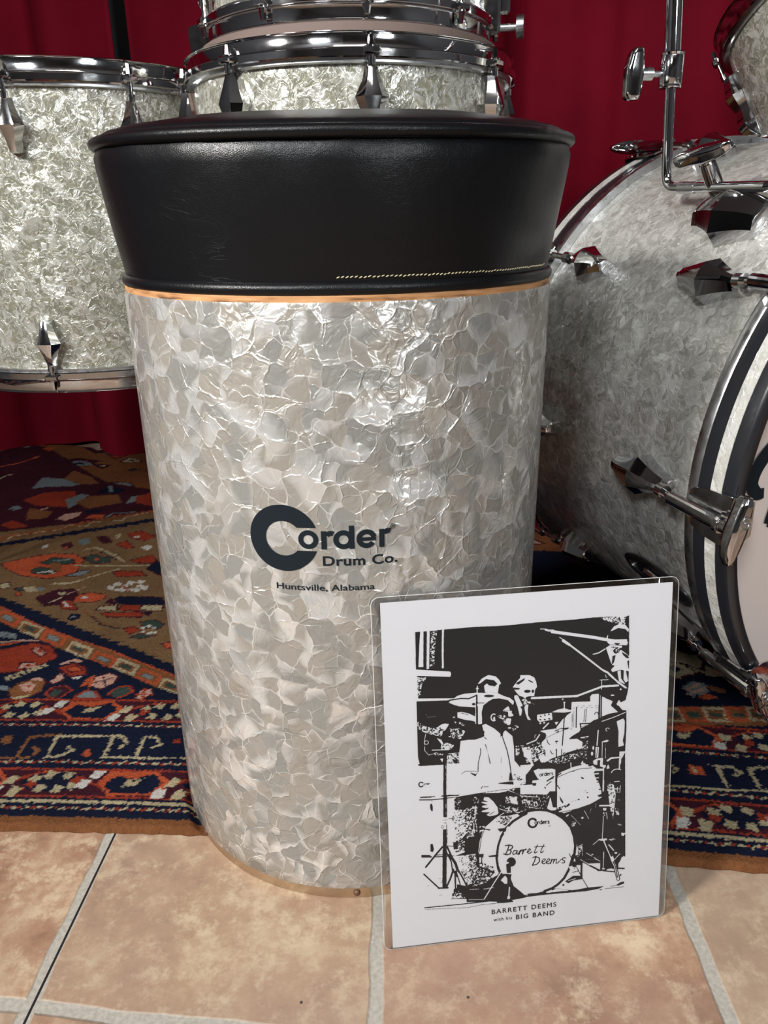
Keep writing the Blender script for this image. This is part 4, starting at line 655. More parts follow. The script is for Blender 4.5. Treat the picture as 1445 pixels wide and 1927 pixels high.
[100,0,1716,737,1766,735,1746,723],[100,37,1746,748,1776,730],[100,248,1689,730,1718,658,1747,590,1758,552],[0,161,1696,726,1725,650,1749,590],[100,87,1724,690,1765,635],
[100,0,1795,609,1794,606,1791,603,1786,602,1780,603,1776,605,1772,608,1771,612,1772,616,1775,618,1780,620,1785,619,1790,617,1794,613],[100,50,1542,641,1657,551],[100,25,1536,587,1637,568],[100,43,1493,589,1578,528],
[40,0,1478,709,1514,726,1515,648,1470,610],[35,0,1399,931,1451,924,1459,889,1426,878],[100,37,1411,985,1491,888],[100,43,1519,1008,1556,933],[100,31,1568,988,1574,1029],[100,31,1607,1026,1612,1060],
[50,0,1372,983,1398,1000,1398,987,1379,968],[40,0,1477,957,1516,956,1510,932],[40,0,1782,865,1829,859,1810,840],[100,56,1825,782,1852,771],[100,0,1822,778,1855,778,1842,751,1825,760],[100,50,1764,1165,1780,1163],
[100,37,1803,1185,1801,1133],[100,37,1765,1140,1801,1133],[100,37,1783,1072,1803,1067],[100,50,1778,1229,1795,1226],[35,0,1765,1001,1798,1004,1801,926,1767,937],[25,0,1575,633,1643,603,1643,574,1589,602],
[0,285,427,975,418,573],[100,136,418,1068,446,1065],[0,25,415,1055,455,1054],[100,0,419,1079,455,1071,447,973,416,977],[0,37,412,1052,455,1054],[0,50,424,1030,442,1028],
[0,43,420,998,419,994,417,990,413,989,409,988,406,990,403,994,401,998,402,1003,403,1006,406,1009,410,1010,414,1009,417,1007,419,1003,420,998],[0,50,442,1015,440,974],[0,50,458,1062,492,1058],[0,74,493,1080,491,1040],
[0,31,447,1244,443,1082],[0,37,447,973,441,843],[0,62,413,840,488,825],[0,0,488,858,519,858,525,805,500,808],[0,99,247,776,309,768],[0,124,247,764,318,755],[0,62,349,765,411,764],[0,87,343,752,492,743],
[0,149,407,830,355,771,275,673],[0,136,444,822,491,698,527,602,552,555],[0,99,419,825,472,693,480,622,514,560],[100,25,456,814,504,703],[0,322,423,801,415,494],[0,112,258,615,312,550,370,482],[0,136,370,479,443,473],
[0,149,487,626,463,551,430,478],[0,211,461,755,503,680,521,614],[0,136,515,636,564,531,613,396],[100,25,521,614,600,427],[0,124,499,610,502,440],[0,87,508,609,538,492,537,435],[0,0,486,442,524,437,524,422,486,428],
[0,19,344,564,432,559],[0,19,356,541,431,538],[0,19,356,527,425,525],[0,19,274,510,349,506],[0,19,353,418,410,416],[0,19,359,385,403,385],[0,0,513,495,576,473,613,411,599,341,537,421,512,453],
[0,172,1137,926,1132,921,1126,917,1120,914,1113,913,1106,914,1099,917,1092,921,1087,927,1082,933,1079,941,1077,948,1077,956,1078,964,1080,971,1084,977,1089,982,1095,985,1102,987,1109,987,1116,985,1123,982,1129,977,1134,971],
[0,94,270,1354,267,1352,264,1350,261,1348,258,1348,254,1348,250,1350,247,1352,244,1354,242,1358,240,1362,240,1366,240,1370,240,1374,242,1377,244,1380,247,1383,250,1385,253,1386,257,1386,260,1385,264,1383,267,1381,270,1378],
[0,62,1144,946,1142,952,1139,956,1135,958,1130,956,1127,952,1127,947,1128,941,1132,937,1136,935,1140,936,1143,940,1144,946],[0,62,1151,933,1149,958],[0,62,1150,949,1153,956,1160,956],
[0,62,1183,944,1181,950,1178,955,1173,956,1169,955,1166,951,1165,945,1167,939,1171,935,1175,933,1179,935,1182,939,1183,944],[0,62,1184,932,1181,969],
[0,62,1189,944,1206,945,1206,945,1204,951,1200,954,1195,955,1192,953,1189,948,1189,942,1191,937,1195,933,1200,932,1204,935],[0,62,1214,931,1212,955],[0,62,1213,947,1216,954,1223,954],
[0,62,1240,950,1234,954,1229,950,1233,943,1240,940,1240,932,1234,930,1229,934],[0,43,1234,909,1253,909],
[0,50,1178,1347,1177,1352,1173,1355,1169,1357,1166,1355,1163,1352,1163,1346,1164,1341,1167,1338,1172,1336,1175,1338,1178,1341,1178,1347],[0,50,1185,1336,1182,1358],[0,50,1183,1350,1186,1356,1192,1356],
[0,50,1213,1347,1212,1352,1209,1356,1205,1357,1201,1356,1198,1352,1198,1347,1199,1342,1203,1338,1207,1336,1210,1338,1213,1342,1213,1347],[0,50,1215,1336,1211,1369],
[0,50,1219,1347,1234,1349,1234,1349,1232,1353,1229,1357,1225,1357,1221,1355,1219,1351,1219,1345,1221,1340,1225,1337,1229,1337,1233,1339],[0,50,1242,1336,1240,1358],[0,50,1240,1350,1243,1357,1250,1357],
[0,50,1265,1354,1259,1358,1255,1354,1259,1348,1265,1345,1265,1338,1260,1336,1255,1339],[0,31,284,1366,283,1369,281,1371,279,1372,277,1371,275,1369,275,1366,275,1363,277,1361,279,1360,282,1361,283,1363,284,1366],
[0,31,287,1359,286,1372],[0,31,286,1367,288,1371,292,1371],[0,31,303,1365,303,1368,301,1370,299,1371,296,1370,295,1368,294,1365,295,1362,297,1360,299,1359,301,1360,303,1362,303,1365],[0,31,303,1359,303,1378],
[0,31,306,1365,315,1366,315,1366,314,1368,312,1370,310,1371,308,1369,307,1367,306,1364,307,1361,309,1359,312,1359,314,1360],[0,31,319,1358,318,1371],[0,31,319,1366,320,1370,324,1370],[50,19,279,1351,309,1350],
[0,93,894,781,923,784,949,774,952,756,932,741,913,740],[0,93,932,741,942,726,932,706,907,701,881,712],[0,93,923,777,913,743,897,707],[0,74,984,728,964,731,952,710,958,696,977,704,990,727,984,699,993,695,1007,718],
[0,74,1009,724,1005,691],[0,68,1005,700,1019,722,1029,721],[0,74,1038,728,1031,690],[0,68,1032,700,1046,726,1055,724],[0,74,999,694,1012,724,1028,733],[0,74,1038,731,1028,694],[0,68,1032,704,1051,733,1064,730],
[0,74,1064,704,1083,710,1095,724,1084,733,1072,717,1072,697,1086,690,1106,705],[0,74,1149,758,1132,716,1123,693,1135,689,1149,701],[0,74,1200,754,1179,711,1173,690,1184,685,1199,700],[0,56,1125,742,1174,740],
[0,56,1175,739,1211,738],[0,93,1112,651,1135,659,1164,641,1167,613,1145,590,1109,584],[0,93,1135,652,1126,618,1109,586],[0,74,1184,600,1207,611,1213,627,1200,631,1186,614,1188,592,1203,585,1222,598],
[0,74,1220,595,1243,606,1249,622,1236,627,1222,609,1224,588,1239,581,1258,594],[0,74,1262,618,1256,580],[0,68,1259,594,1272,619,1282,616,1276,581],[0,68,1279,591,1293,618,1304,615,1298,578,1309,580],
[0,68,1312,580,1319,586],[0,81,1377,615,1358,621,1345,608,1368,591,1368,576,1345,576],[0,68,1309,580,1325,593,1338,609],
]

# ------------------------------------------------------------------ rug
RUG = decode(RUG_SHAPES)
PAL = .8 * np.array([(.007, .010, .026), (.26, .036, .018), (.40, .075, .030), (.17, .10, .048), (.38, .32, .20), (.16, .19, .20), (.035, .055, .045), (.19, .075, .030), (.045, .010, .018), (.46, .27, .21), (.50, .48, .44)])
def rug_pattern():
    U0, V0, U1, V1, RS = -1.3, 0.0, 1.3, 1.24, .0014
    W_, H_ = int((U1 - U0) / RS), int((V1 - V0) / RS); rng = np.random.default_rng(5)
    idx = np.zeros((H_, W_), np.int8)
    def to(P): return np.stack([(P[:, 0] - U0) / RS, (P[:, 1] - V0) / RS], -1)
    def poly(c, P):
        r = poly_mask(to(np.array(P, float)), W_, H_)
        if r: idx[r[0]][r[1]] = c
    def line(c, wd, P):
        r = line_mask(to(np.array(P, float)), wd * .72 / 1000 / RS, W_, H_)
        if r: idx[r[0]][r[1]] = c
    def rect(c, u0, u1, v0, v1): poly(c, [(u0, v0), (u1, v0), (u1, v1), (u0, v1)])
    # field beyond the traced part: brown-tan ground with scattered motifs
    R3 = random.Random(9)
    rect(7, -1.3, 1.3, .66, 1.24)
    for k in range(420):
        u, v = R3.uniform(-1.28, 1.28), R3.uniform(.22, 1.2)
        if -.8 < u < -.12 and v < .95: continue
        if .15 < u < .55 and v < .26: continue
        s_ = R3.uniform(.012, .03); c = R3.choice((1, 2, 4, 5, 6, 8, 9, 1, 8)); n = R3.choice((4, 6, 8)); a0 = R3.uniform(0, 3)
        P = [(u + s_ * 1.3 * math.cos(a0 + 2 * PI * i / n) * (1 if i % 2 else .6), v + s_ * math.sin(a0 + 2 * PI * i / n) * (1 if i % 2 else .6)) for i in range(n)]
        poly(8, [(u + (a - u) * 1.25, v + (b - v) * 1.25) for a, b in P]); poly(c, P)
        poly(R3.choice((0, 4, 9, 2)), [(u + (a - u) * .4, v + (b - v) * .4) for a, b in P])
    for c, wd, P in RUG:
        P = P / 1000 - np.array([2.0, 1.0])
        if wd: line(c, wd, P)
        else: poly(c, P)
    hooks = idx.copy()
    # borders run along the near edge
    def dots(v, c1, c2, h, per=.012):
        rect(0, -1.3, 1.3, v - h, v + h)
        u = -1.3
        while u < 1.3:
            poly(c1, [(u, v - h * .6), (u + per * .55, v - h * .1), (u + per * .6, v + h * .6), (u + .001, v + h * .1)]); poly(c2, [(u + per * .6, v - h * .5), (u + per, v - h * .1), (u + per, v + h * .5), (u + per * .62, v + h * .1)]); u += per
    def floral(v0, v1, ph):
        rect(8, -1.3, 1.3, v0, v1); m = (v0 + v1) / 2; h = (v1 - v0) / 2; per = .165
        line(1, 4, [(-1.3, v0), (1.3, v0)]); line(1, 4, [(-1.3, v1), (1.3, v1)])
        u = -1.4 + ph
        while u < 1.4:
            # scrolling vine
            P = [(u + per * t, m + h * .72 * math.sin(2 * PI * t)) for t in np.linspace(0, 1, 14)]; line(1, 6, P)
            line(2, 4, [(u + .01, m - h * .8), (u + .035, m + h * .1), (u + .03, m + h * .8)])
            # octagonal rosette with petals
            cx_ = u + per * .27; poly(0, [(cx_ + .034 * math.cos(a), m + h * .75 * math.sin(a)) for a in np.linspace(0, 2 * PI, 9)[:-1]])
            for k in range(8):
                a = 2 * PI * k / 8 + .3; x, y = cx_ + .0235 * math.cos(a), m + h * .55 * math.sin(a)
                poly(4 if k % 4 else 1, [(x - .006, y - .003), (x + .002, y - .006), (x + .007, y + .002), (x - .002, y + .006)])
            poly(0, [(cx_ - .007, m - .004), (cx_ + .007, m - .004), (cx_ + .007, m + .004), (cx_ - .007, m + .004)])
            # dark leaf with beige heart
            cx_ = u + per * .76; poly(2, [(cx_ - .036, m), (cx_ - .028, m + h * .8), (cx_ + .02, m + h * .9), (cx_ + .036, m + h * .2), (cx_ + .03, m - h * .8), (cx_ - .02, m - h * .9)])
            poly(0, [(cx_ - .029, m - .004), (cx_ - .02, m + h * .55), (cx_ + .0, m + h * .3), (cx_ + .018, m + h * .7), (cx_ + .03, m + h * .1), (cx_ + .02, m - h * .7), (cx_ - .018, m - h * .7)])
            poly(4, [(cx_ - .01, m - .006), (cx_ + .002, m - .003), (cx_ + .01, m + .008), (cx_ + .0, m + .004), (cx_ - .006, m + .006)])
            for du, dv in ((.0, .1), (.075, -.1), (.085, .6), (.155, -.65), (.01, -.7)):
                x, y = u + du, m + dv * h; poly(10 if (du * 1000) % 2 else 4, [(x - .007, y - .006), (x + .003, y - .007), (x + .008, y + .005), (x - .003, y + .007)])
            u += per
    rect(7, -1.3, 1.3, 0, .0115); rect(0, -1.3, 1.3, .0115, .020)
    dots(.0235, 4, 1, .0035); rect(0, -1.3, 1.3, .027, .0295); rect(4, -1.3, 1.3, .0295, .0335); rect(0, -1.3, 1.3, .0335, .037)
    floral(.039, .079, .03); dots(.0885, 4, 1, .004); rect(0, -1.3, 1.3, .0925, .145)
    blk = (slice(int(.0935 / RS), int(.143 / RS)), slice(0, W_)); hb = hooks[blk]; msk = np.isin(hb, (4, 2, 7, 1)); idx[blk][msk] = hb[msk]
    def hook(u):
        line(4, 4, [(u + .06, .137), (u - .03, .137), (u - .055, .101), (u - .14, .101)]); line(4, 4, [(u - .085, .101), (u - .06, .133), (u - .03, .122)]); line(4, 4, [(u + .06, .137), (u + .085, .125), (u + .07, .118)]); poly(2, [(u + .1, .112), (u + .112, .118), (u + .12, .11), (u + .11, .104)])
    for u in (-1.2, -.95, -.70, -.02, .62, .87, 1.12): hook(u)
    dots(.1505, 4, 1, .004); floral(.158, .198, .11)
    # knotted look: jitter sampling, abrash
    gy, gx = np.mgrid[0:H_, 0:W_]; jx = np.clip(gx + rng.integers(-1, 2, gx.shape), 0, W_ - 1); jy = np.clip(gy + rng.integers(-1, 2, gy.shape), 0, H_ - 1)
    jm = rng.random(gx.shape) < .45; idx = np.where(jm, idx[jy, jx], idx)
    colr = PAL[idx] * (.85 + .3 * rng.random((H_, W_, 1))) * (.85 + .3 * vnoise(rng, H_, W_, 22)[..., None])
    return colr, (U0, V0, RS, W_, H_)
def ye(x): return .53308 - .094799 * x - .077184 * x * x
def rug_mat():
    m, nt, p = new_mat('wool_rug_pile'); L = nt.links.new
    a = N(nt, 'ShaderNodeAttribute', attribute_name='pattern'); L(a.outputs['Color'], p.inputs['Base Color']); p.inputs['Roughness'].default_value = .95
    p.inputs['Specular IOR Level'].default_value = .06
    tc = N(nt, 'ShaderNodeTexCoord'); n = N(nt, 'ShaderNodeTexNoise', i_Scale=700.0, i_Detail=2.0); L(tc.outputs['Object'], n.inputs['Vector'])
    b = N(nt, 'ShaderNodeBump', i_Strength=.7, i_Distance=.002); L(n.outputs[0], b.inputs['Height']); L(b.outputs[0], p.inputs['Normal']); return m
colr, (U0, V0, RS, RW, RH) = rug_pattern()
us = np.unique(np.concatenate([np.arange(-1.28, -.72, .005), np.arange(-.72, .62, .0018), np.arange(.62, 1.281, .005)]).round(5))
vs = np.concatenate([[-.0015, -.001, -.0005], np.arange(0.0005, .30, .0015), np.arange(.30, .60, .0026), np.arange(.60, 1.20, .005)])
_rng = np.random.default_rng(2)
def rug_pos(U_, V_):
    f = vnoise(_rng, len(vs), len(us), 9) - .5; edge = np.clip(V_ / .004, 0, 1)
    fr = vnoise(_rng, 1, len(us), 5)[0] - .5
    Y_ = ye(U_) + V_ + np.where(V_ < .012, (1 - np.clip(V_, 0, .012) / .012) * fr[None] * .0022, 0)
    Z_ = .0015 + .0045 * np.sqrt(edge) + _rng.normal(0, .00028, U_.shape) + .0006 * f
    Z_ = np.where(V_ < -.0002, .0004, Z_)
    # low rumples on the far left side
    Z_ = Z_ + .030 * np.exp(-((U_ + .80) / .16) ** 2 - ((V_ - 1.16) / .20) ** 2)
    q_ = np.clip((np.hypot(U_ + .0328, Y_ - .6378) - .165) / .006, 0, 1); Z_ = .0003 + (Z_ - .0003) * q_   # pressed flat under the throne
    return np.stack([U_, Y_, Z_], -1)
ci = np.clip(((us - U0) / RS).astype(int), 0, RW - 1); cj = np.clip(((vs - V0) / RS).astype(int), 0, RH - 1)
rug = grid_mesh('persian_rug', us, vs, rug_pos, colr[cj][:, ci], rug_mat())
tag(rug, 'patterned red and navy Persian rug lying on the tiles under the drums', 'rug')

# ------------------------------------------------------------------ drum throne
TC = Vector((-.0328, .6378, 0)); TR = .1658; ZT = .4817
thr = thing('drum_throne', 'black leather topped drum throne with white pearl shell and Corder lettering', 'drum stool', TC)
X0 = Matrix.Translation(TC)
# keep the seam at the back
V, F, UV = lathe([(TR - .0004, .0138), (TR, .0144), (TR, .03), (TR, ZT - .002), (TR - .0006, ZT), (TR - .007, ZT), (TR - .007, .0138)], 160, a0=-PI, a1=PI)
MB().add(V, F, UV, X0).link('shell', M_pearl, thr, label='white pearl wrapped shell')
V, F, UV = lathe([(TR - .0034, .0006), (TR - .0030, .0014), (TR - .0030, .0155), (TR - .0075, .0155), (TR - .0075, .0006)], 120)
band = MB().add(V, F, UV, X0).link('bottom_band', M_band, thr, label='thin tarnished metal band round the foot')
for a in (2.0, -55.4, 62, 122, 182, 242):
    a = math.radians(a); d = Vector((math.sin(a), -math.cos(a), 0)); c = TC + d * (TR - .0030) + Vector((0, 0, .0062))
    m = MB(); X = frame(c, d); V, F, _ = lathe([(.0001, .0022), (.0016, .0019), (.0028, .0008), (.0030, 0)], 12, False); m.add(V, F, None, X); m.link('screw', M_rust, band)
V, F, UV = lathe([(TR - .0012, ZT - .001), (TR - .0008, ZT + .0035), (TR - .002, ZT + .0048), (TR - .02, ZT + .0048), (TR - .02, ZT - .001)], 140)
MB().add(V, F, UV, X0).link('plywood_ring', M_wood, thr, label='bare plywood edge under the cushion')
def sad(a): return .0045 * (1 - math.cos(2 * a)) / 2
def blend(z): return max(0., min(1., (z - .50) / .06))
def seat_prof(prof, n=180):
    V = []; F = []
    for i in range(n):
        a = 2 * PI * i / n
        for r, z in prof:
            wv = .0006 * math.sin(a * 23) * math.exp(-((z - .566) / .006) ** 2) + .0010 * math.sin(3 * a + 1) * math.sin((z - .49) * 45)
            rr = r + wv if r > .12 else r
            V.append((rr * math.sin(a), -rr * math.cos(a), z + sad(a) * blend(z) * min(1, r / .12)))
    k = len(prof)
    for i in range(n):
        for j in range(k - 1): F.append((i * k + j, ((i + 1) % n) * k + j, ((i + 1) % n) * k + j + 1, i * k + j + 1))
    return V, F
prof = [(.150, .4862), (.1625, .4864), (.1632, .493), (.1645, .501), (.1672, .514), (.1700, .530), (.1724, .546), (.1740, .559), (.1741, .5660), (.1722, .5708), (.1705, .5735), (.1708, .5765), (.1700, .5790), (.165, .5815), (.155, .5842), (.14, .5868), (.115, .5915), (.085, .5950), (.05, .5970), (.02, .5975), (.0001, .5975)]
V, F = seat_prof(prof); cush = MB().add(V, F, None, X0).link('cushion', M_leather, thr, label='round black leather cushion', ang=80)
def torus(R, r, z, flat=1.0, saddle=True, n=180, k=14):
    V = []; F = []
    for i in range(n):
        a = 2 * PI * i / n; dz = sad(a) if saddle else 0
        for j in range(k):
            b = 2 * PI * j / k; rr = R + r * math.cos(b); V.append((rr * math.sin(a), -rr * math.cos(a), z + dz + r * flat * math.sin(b)))
    for i in range(n):
        for j in range(k): F.append((i * k + j, ((i + 1) % n) * k + j, ((i + 1) % n) * k + (j + 1) % k, i * k + (j + 1) % k))
    return V, F
MB().add(*torus(.1727, .0046, .5742, .85), None, X0).link('top_piping', M_leather, cush, ang=80)
MB().add(*torus(.1628, .0038, .4893, 1.1, False), None, X0).link('bottom_piping', M_leather, cush, ang=80)
st = MB(); rs = random.Random(3)
for k in range(28, 96):
    a = math.radians(-24 + k * .95); zz = .4962 + .0003 * rs.uniform(-1, 1); da = math.radians(.33); R_ = .1640
    p = [TC + Vector((R_ * math.sin(a + s_ * da), -R_ * math.cos(a + s_ * da), zz + .0004 * s_)) for s_ in (-1, 0, 1)]
    st.add(*tube(p, [.00020, .00042, .00020], 6))
st.link('stitching', M_thread, cush, label='cream stitching above the bottom piping')

def wrap(pts, R, dr=.00035):   # (s mm, z mm) on the shell
    return [TC + Vector(((R + dr) * math.sin(s / 1000 / R), -(R + dr) * math.cos(s / 1000 / R), z / 1000)) for s, z in pts]
def text_mesh(txt, bold=0.0, spacing=1.0):
    cu = bpy.data.curves.new('lettering', 'FONT'); cu.body = txt; cu.offset = bold; cu.space_character = spacing; cu.resolution_u = 6
    o = bpy.data.objects.new('lettering', cu); COL.objects.link(o); dg = bpy.context.evaluated_depsgraph_get()
    me = bpy.data.meshes.new_from_object(o.evaluated_get(dg)); V = [(v.co.x, v.co.y) for v in me.vertices]; F = [tuple(p.vertices) for p in me.polygons]
    bpy.data.objects.remove(o); bpy.data.curves.remove(cu); bpy.data.meshes.remove(me); return np.array(V), F
def fit_text(txt, s0, s1, base, cap, bold=0.0, capref='H', spacing=1.0):
    V, F = text_mesh(txt, bold, spacing); R0, _ = text_mesh(capref, bold); ch = R0[:, 1].max() - R0[:, 1].min(); off = R0[:, 1].min()
    sx = (s1 - s0) / (V[:, 0].max() - V[:, 0].min()); sy = cap / ch
    return np.stack([s0 + (V[:, 0] - V[:, 0].min()) * sx, base + (V[:, 1] - off) * sy], -1), F
logo = MB()
def ringpoly(cx_, cz_, ro, ri, a0, a1, n=48, zcut=None):
    P = []; F = []
    for i in range(n + 1):
        a = math.radians(a0 + (a1 - a0) * i / n); P += [(cx_ + ro * math.cos(a), cz_ + ro * math.sin(a)), (cx_ + ri * math.cos(a), cz_ + ri * math.sin(a))]
    for i in range(n): F.append((2 * i, 2 * i + 2, 2 * i + 3, 2 * i + 1))
    return P, F
# the big C: ring with a level slot to the right
cx_, cz_, ro, ri = -36.0, 326.8, 24.4, 12.7
P = []; F = []; n = 72
for i in range(n + 1):
    t = i / n
    ao = math.asin(8.5 / ro); ai = math.asin(8.5 / ri)
    a_o = ao + (2 * PI - 2 * ao) * t; a_i = ai + (2 * PI - 2 * ai) * t
    for k in range(4):
        f = k / 3; P.append((cx_ + (ro * math.cos(a_o)) * (1 - f) + ri * math.cos(a_i) * f, cz_ + ro * math.sin(a_o) * (1 - f) + ri * math.sin(a_i) * f))
for i in range(n):
    for k in range(3): F.append((4 * i + k, 4 * i + 4 + k, 4 * i + 5 + k, 4 * i + 1 + k))
logo.add(wrap(P, TR), F)
def bar(s0, s1, z0, z1): logo.add(wrap([(s0, z0), ((s0 + s1) / 2, z0), (s1, z0), (s1, z1), ((s0 + s1) / 2, z1), (s0, z1)], TR), [(0, 1, 4, 5), (1, 2, 3, 4)])
def arc(cx_, cz_, ro, ri, a0, a1): P, F = ringpoly(cx_, cz_, ro, ri, a0, a1); logo.add(wrap(P, TR), F)
B0 = 319.8
arc(-18.7, B0 + 6.9, 6.9, 3.4, 0, 360)
bar(-9.9, -6.2, B0, B0 + 13.3); arc(-3.2, B0 + 8.2, 5.3, 1.7, 62, 150)
arc(5.2, B0 + 6.9, 6.9, 3.3, 0, 360); bar(9.0, 12.6, B0, B0 + 17.0)
arc(20.8, B0 + 6.9, 6.9, 3.3, 12, 325); bar(16.6, 27.2, B0 + 5.4, B0 + 8.0)
bar(29.4, 33.0, B0, B0 + 13.3); arc(35.6, B0 + 8.2, 5.3, 1.7, 62, 150)
arc(38.9, 334.4, 1.75, 1.35, 0, 360); V, F = fit_text('R', 38.2, 39.8, 333.6, 1.7, .01); logo.add(wrap(V, TR), F)
V, F = fit_text('Drum Co.', -9.4, 42.0, 307.4, 7.2, .022, 'D', 1.05); logo.add(wrap(V, TR), F)
V, F = fit_text('Huntsville, Alabama', -43.3, 25.7, 288.3, 4.7, .012); logo.add(wrap(V, TR), F)
logo.link('lettering', M_ink, thr, False, 'black Corder Drum Co. Huntsville, Alabama lettering')

# ------------------------------------------------------------------ laminated print leaning on the throne
ang, tilt = .1201, .1683
uu = Vector((math.cos(ang), math.sin(ang), 0)); nn = Vector((math.sin(ang), -math.cos(ang), 0))
vv = Vector((-nn.x * math.sin(tilt), -nn.y * math.sin(tilt), math.cos(tilt))); nrm = uu.cross(vv)
PO = Vector((.0018, .4265, .0022))
def pp(x, y, d=0): return PO + uu * (x / 1000) + vv * (y / 1000) + nrm * (d / 1000)
pr = thing('laminated_photo_print', 'white laminated sheet with a black and white band photo, leaning on the throne', 'photo print', PO + uu * .108)
def rrect(x0, x1, y0, y1, r, n=6):
    P = []
    for cx_, cy_, a0 in ((x1 - r, y1 - r, 0), (x0 + r, y1 - r, 90), (x0 + r, y0 + r, 180), (x1 - r, y0 + r, 270)):
        for k in range(n + 1): a = math.radians(a0 + 90 * k / n); P.append((cx_ + r * math.cos(a), cy_ + r * math.sin(a)))
    return P
def slab(P, d0, d1):
    n = len(P); V = [pp(x, y, d0) for x, y in P] + [pp(x, y, d1) for x, y in P]
    return V, [tuple(range(n))[::-1], tuple(range(n, 2 * n))] + [(i, (i + 1) % n, n + (i + 1) % n, n + i) for i in range(n)]
M_paper = plain('white_paper', (.87, .855, .86), .55, spec=.3)
def lam_mat():
    m = bpy.data.materials.new('clear_laminate'); m.use_nodes = True; nt = m.node_tree; L = nt.links.new
    nt.nodes.remove(nt.nodes['Principled BSDF']); out = nt.nodes['Material Output']
    tr = N(nt, 'ShaderNodeBsdfTransparent'); tr.inputs[0].default_value = (.955, .955, .96, 1)
    gl = N(nt, 'ShaderNodeBsdfGlossy', i_Roughness=.12); fr = N(nt, 'ShaderNodeFresnel', i_IOR=1.42)
    mx = N(nt, 'ShaderNodeMixShader'); L(mth(nt, 'MULTIPLY_ADD', fr.outputs[0], .9, .012), mx.inputs[0]); L(tr.outputs[0], mx.inputs[1]); L(gl.outputs[0], mx.inputs[2]); L(mx.outputs[0], out.inputs[0]); return m
M_lam = lam_mat()
m = MB().add(*slab(rrect(-6.5, 220.5, -1.2, 283.5, 6), -.30, .30)); m.link('laminate_sleeve', M_lam, pr, False, 'clear plastic laminate with rounded corners')
lip = plain('laminate_edge', (.62, .62, .60), .25)
E_ = rrect(-6.5, 220.5, -1.2, 283.5, 6)
MB().add(*tube([pp(x, y) for x, y in E_ + E_[:1]], .00028, 6)).link('laminate_rim', lip, pr)
paper = MB().add(*slab([(0, 0), (215.9, 0), (215.9, 279.4), (0, 279.4)], -.06, .06)).link('paper', M_paper, pr, False, 'white paper sheet')
def picture():
    rx0, ry0, rx1, ry1, rs_ = 22.0, 27.0, 189.0, 259.5, .33
    W_, H_ = int((rx1 - rx0) / rs_), int((ry1 - ry0) / rs_); SS = 2; rng = np.random.default_rng(11)
    img = np.ones((H_ * SS, W_ * SS), np.float32)
    nz = np.clip(vnoise(rng, H_ * SS, W_ * SS, 2) * .45 + vnoise(rng, H_ * SS, W_ * SS, 5) * .35 + rng.random(img.shape) * .2, 0, 1)
    nz = (nz - nz.min()) / (nz.max() - nz.min())
    srt = np.sort(nz.ravel()[::37])
    for g, wd, P in decode(PICTURE_SHAPES):
        P = P / 10; Q = np.stack([(P[:, 0] - rx0), (P[:, 1] - ry0)], -1) / rs_ * SS
        r = line_mask(Q, max(wd / 100 / rs_ * SS, 1.6), W_ * SS, H_ * SS) if wd else poly_mask(Q, W_ * SS, H_ * SS)
        if not r: continue
        sl, ms = r
        if g in (0, 100): img[sl][ms] = g / 100
        else:
            th = srt[int((g / 100) * (len(srt) - 1))]; sub = nz[sl] < th; img[sl][ms] = sub[ms]
    # light speckle over the blacks, as on a photocopy
    spk = rng.random(img.shape) < .0012; img[spk & (img < .5)] = .8
    img = img.reshape(H_, SS, W_, SS).mean((1, 3))
    k = img.copy(); k[1:-1, 1:-1] = (img[1:-1, 1:-1] * 4 + img[:-2, 1:-1] + img[2:, 1:-1] + img[1:-1, :-2] + img[1:-1, 2:]) / 8
    xs = rx0 + (np.arange(W_) + .5) * rs_; ys = ry0 + (np.arange(H_) + .5) * rs_
    col3 = np.repeat(k[..., None], 3, -1)
    m, nt, p = new_mat('printed_black_ink_picture'); L = nt.links.new
    a = N(nt, 'ShaderNodeAttribute', attribute_name='pattern'); s_ = N(nt, 'ShaderNodeSeparateColor'); L(a.outputs['Color'], s_.inputs[0])
    L(ramp(nt, s_.outputs[0], [(.40, (.017, .018, .020)), (.58, (.87, .855, .86))]), p.inputs['Base Color']); p.inputs['Roughness'].default_value = .55; p.inputs['Specular IOR Level'].default_value = .3
    U3 = np.array(uu); V3 = np.array(vv); N3 = np.array(nrm); O3 = np.array(PO)
    def pos(X_, Y_): return O3 + X_[..., None] / 1000 * U3 + Y_[..., None] / 1000 * V3 + N3 * .00009
    o = grid_mesh('printed_picture', xs, ys, pos, col3, m, pr); o['label'] = 'black and white picture of a seated drummer behind a drum kit'
picture()
cap = MB()
for txt, s0, s1, b0, ch in (('BARRETT DEEMS', 78.5, 130.4, 19.5, 3.9), ('BIG BAND', 98.0, 129.0, 12.3, 3.9), ('with his', 80.0, 94.6, 12.9, 2.7)):
    V, F = fit_text(txt, s0, s1, b0, ch, 0, 'B' if ch > 3 else 'h', 1.25); w_ = .13 if ch > 3 else .09
    for dx, dy, dz in ((0, 0, .10), (w_, 0, .102), (-w_, 0, .104), (0, w_, .106), (0, -w_, .108)): cap.add([pp(x + dx, y + dy, dz) for x, y in V], F)
cap.link('caption', M_ink, pr, False, 'caption reading BARRETT DEEMS with his BIG BAND')

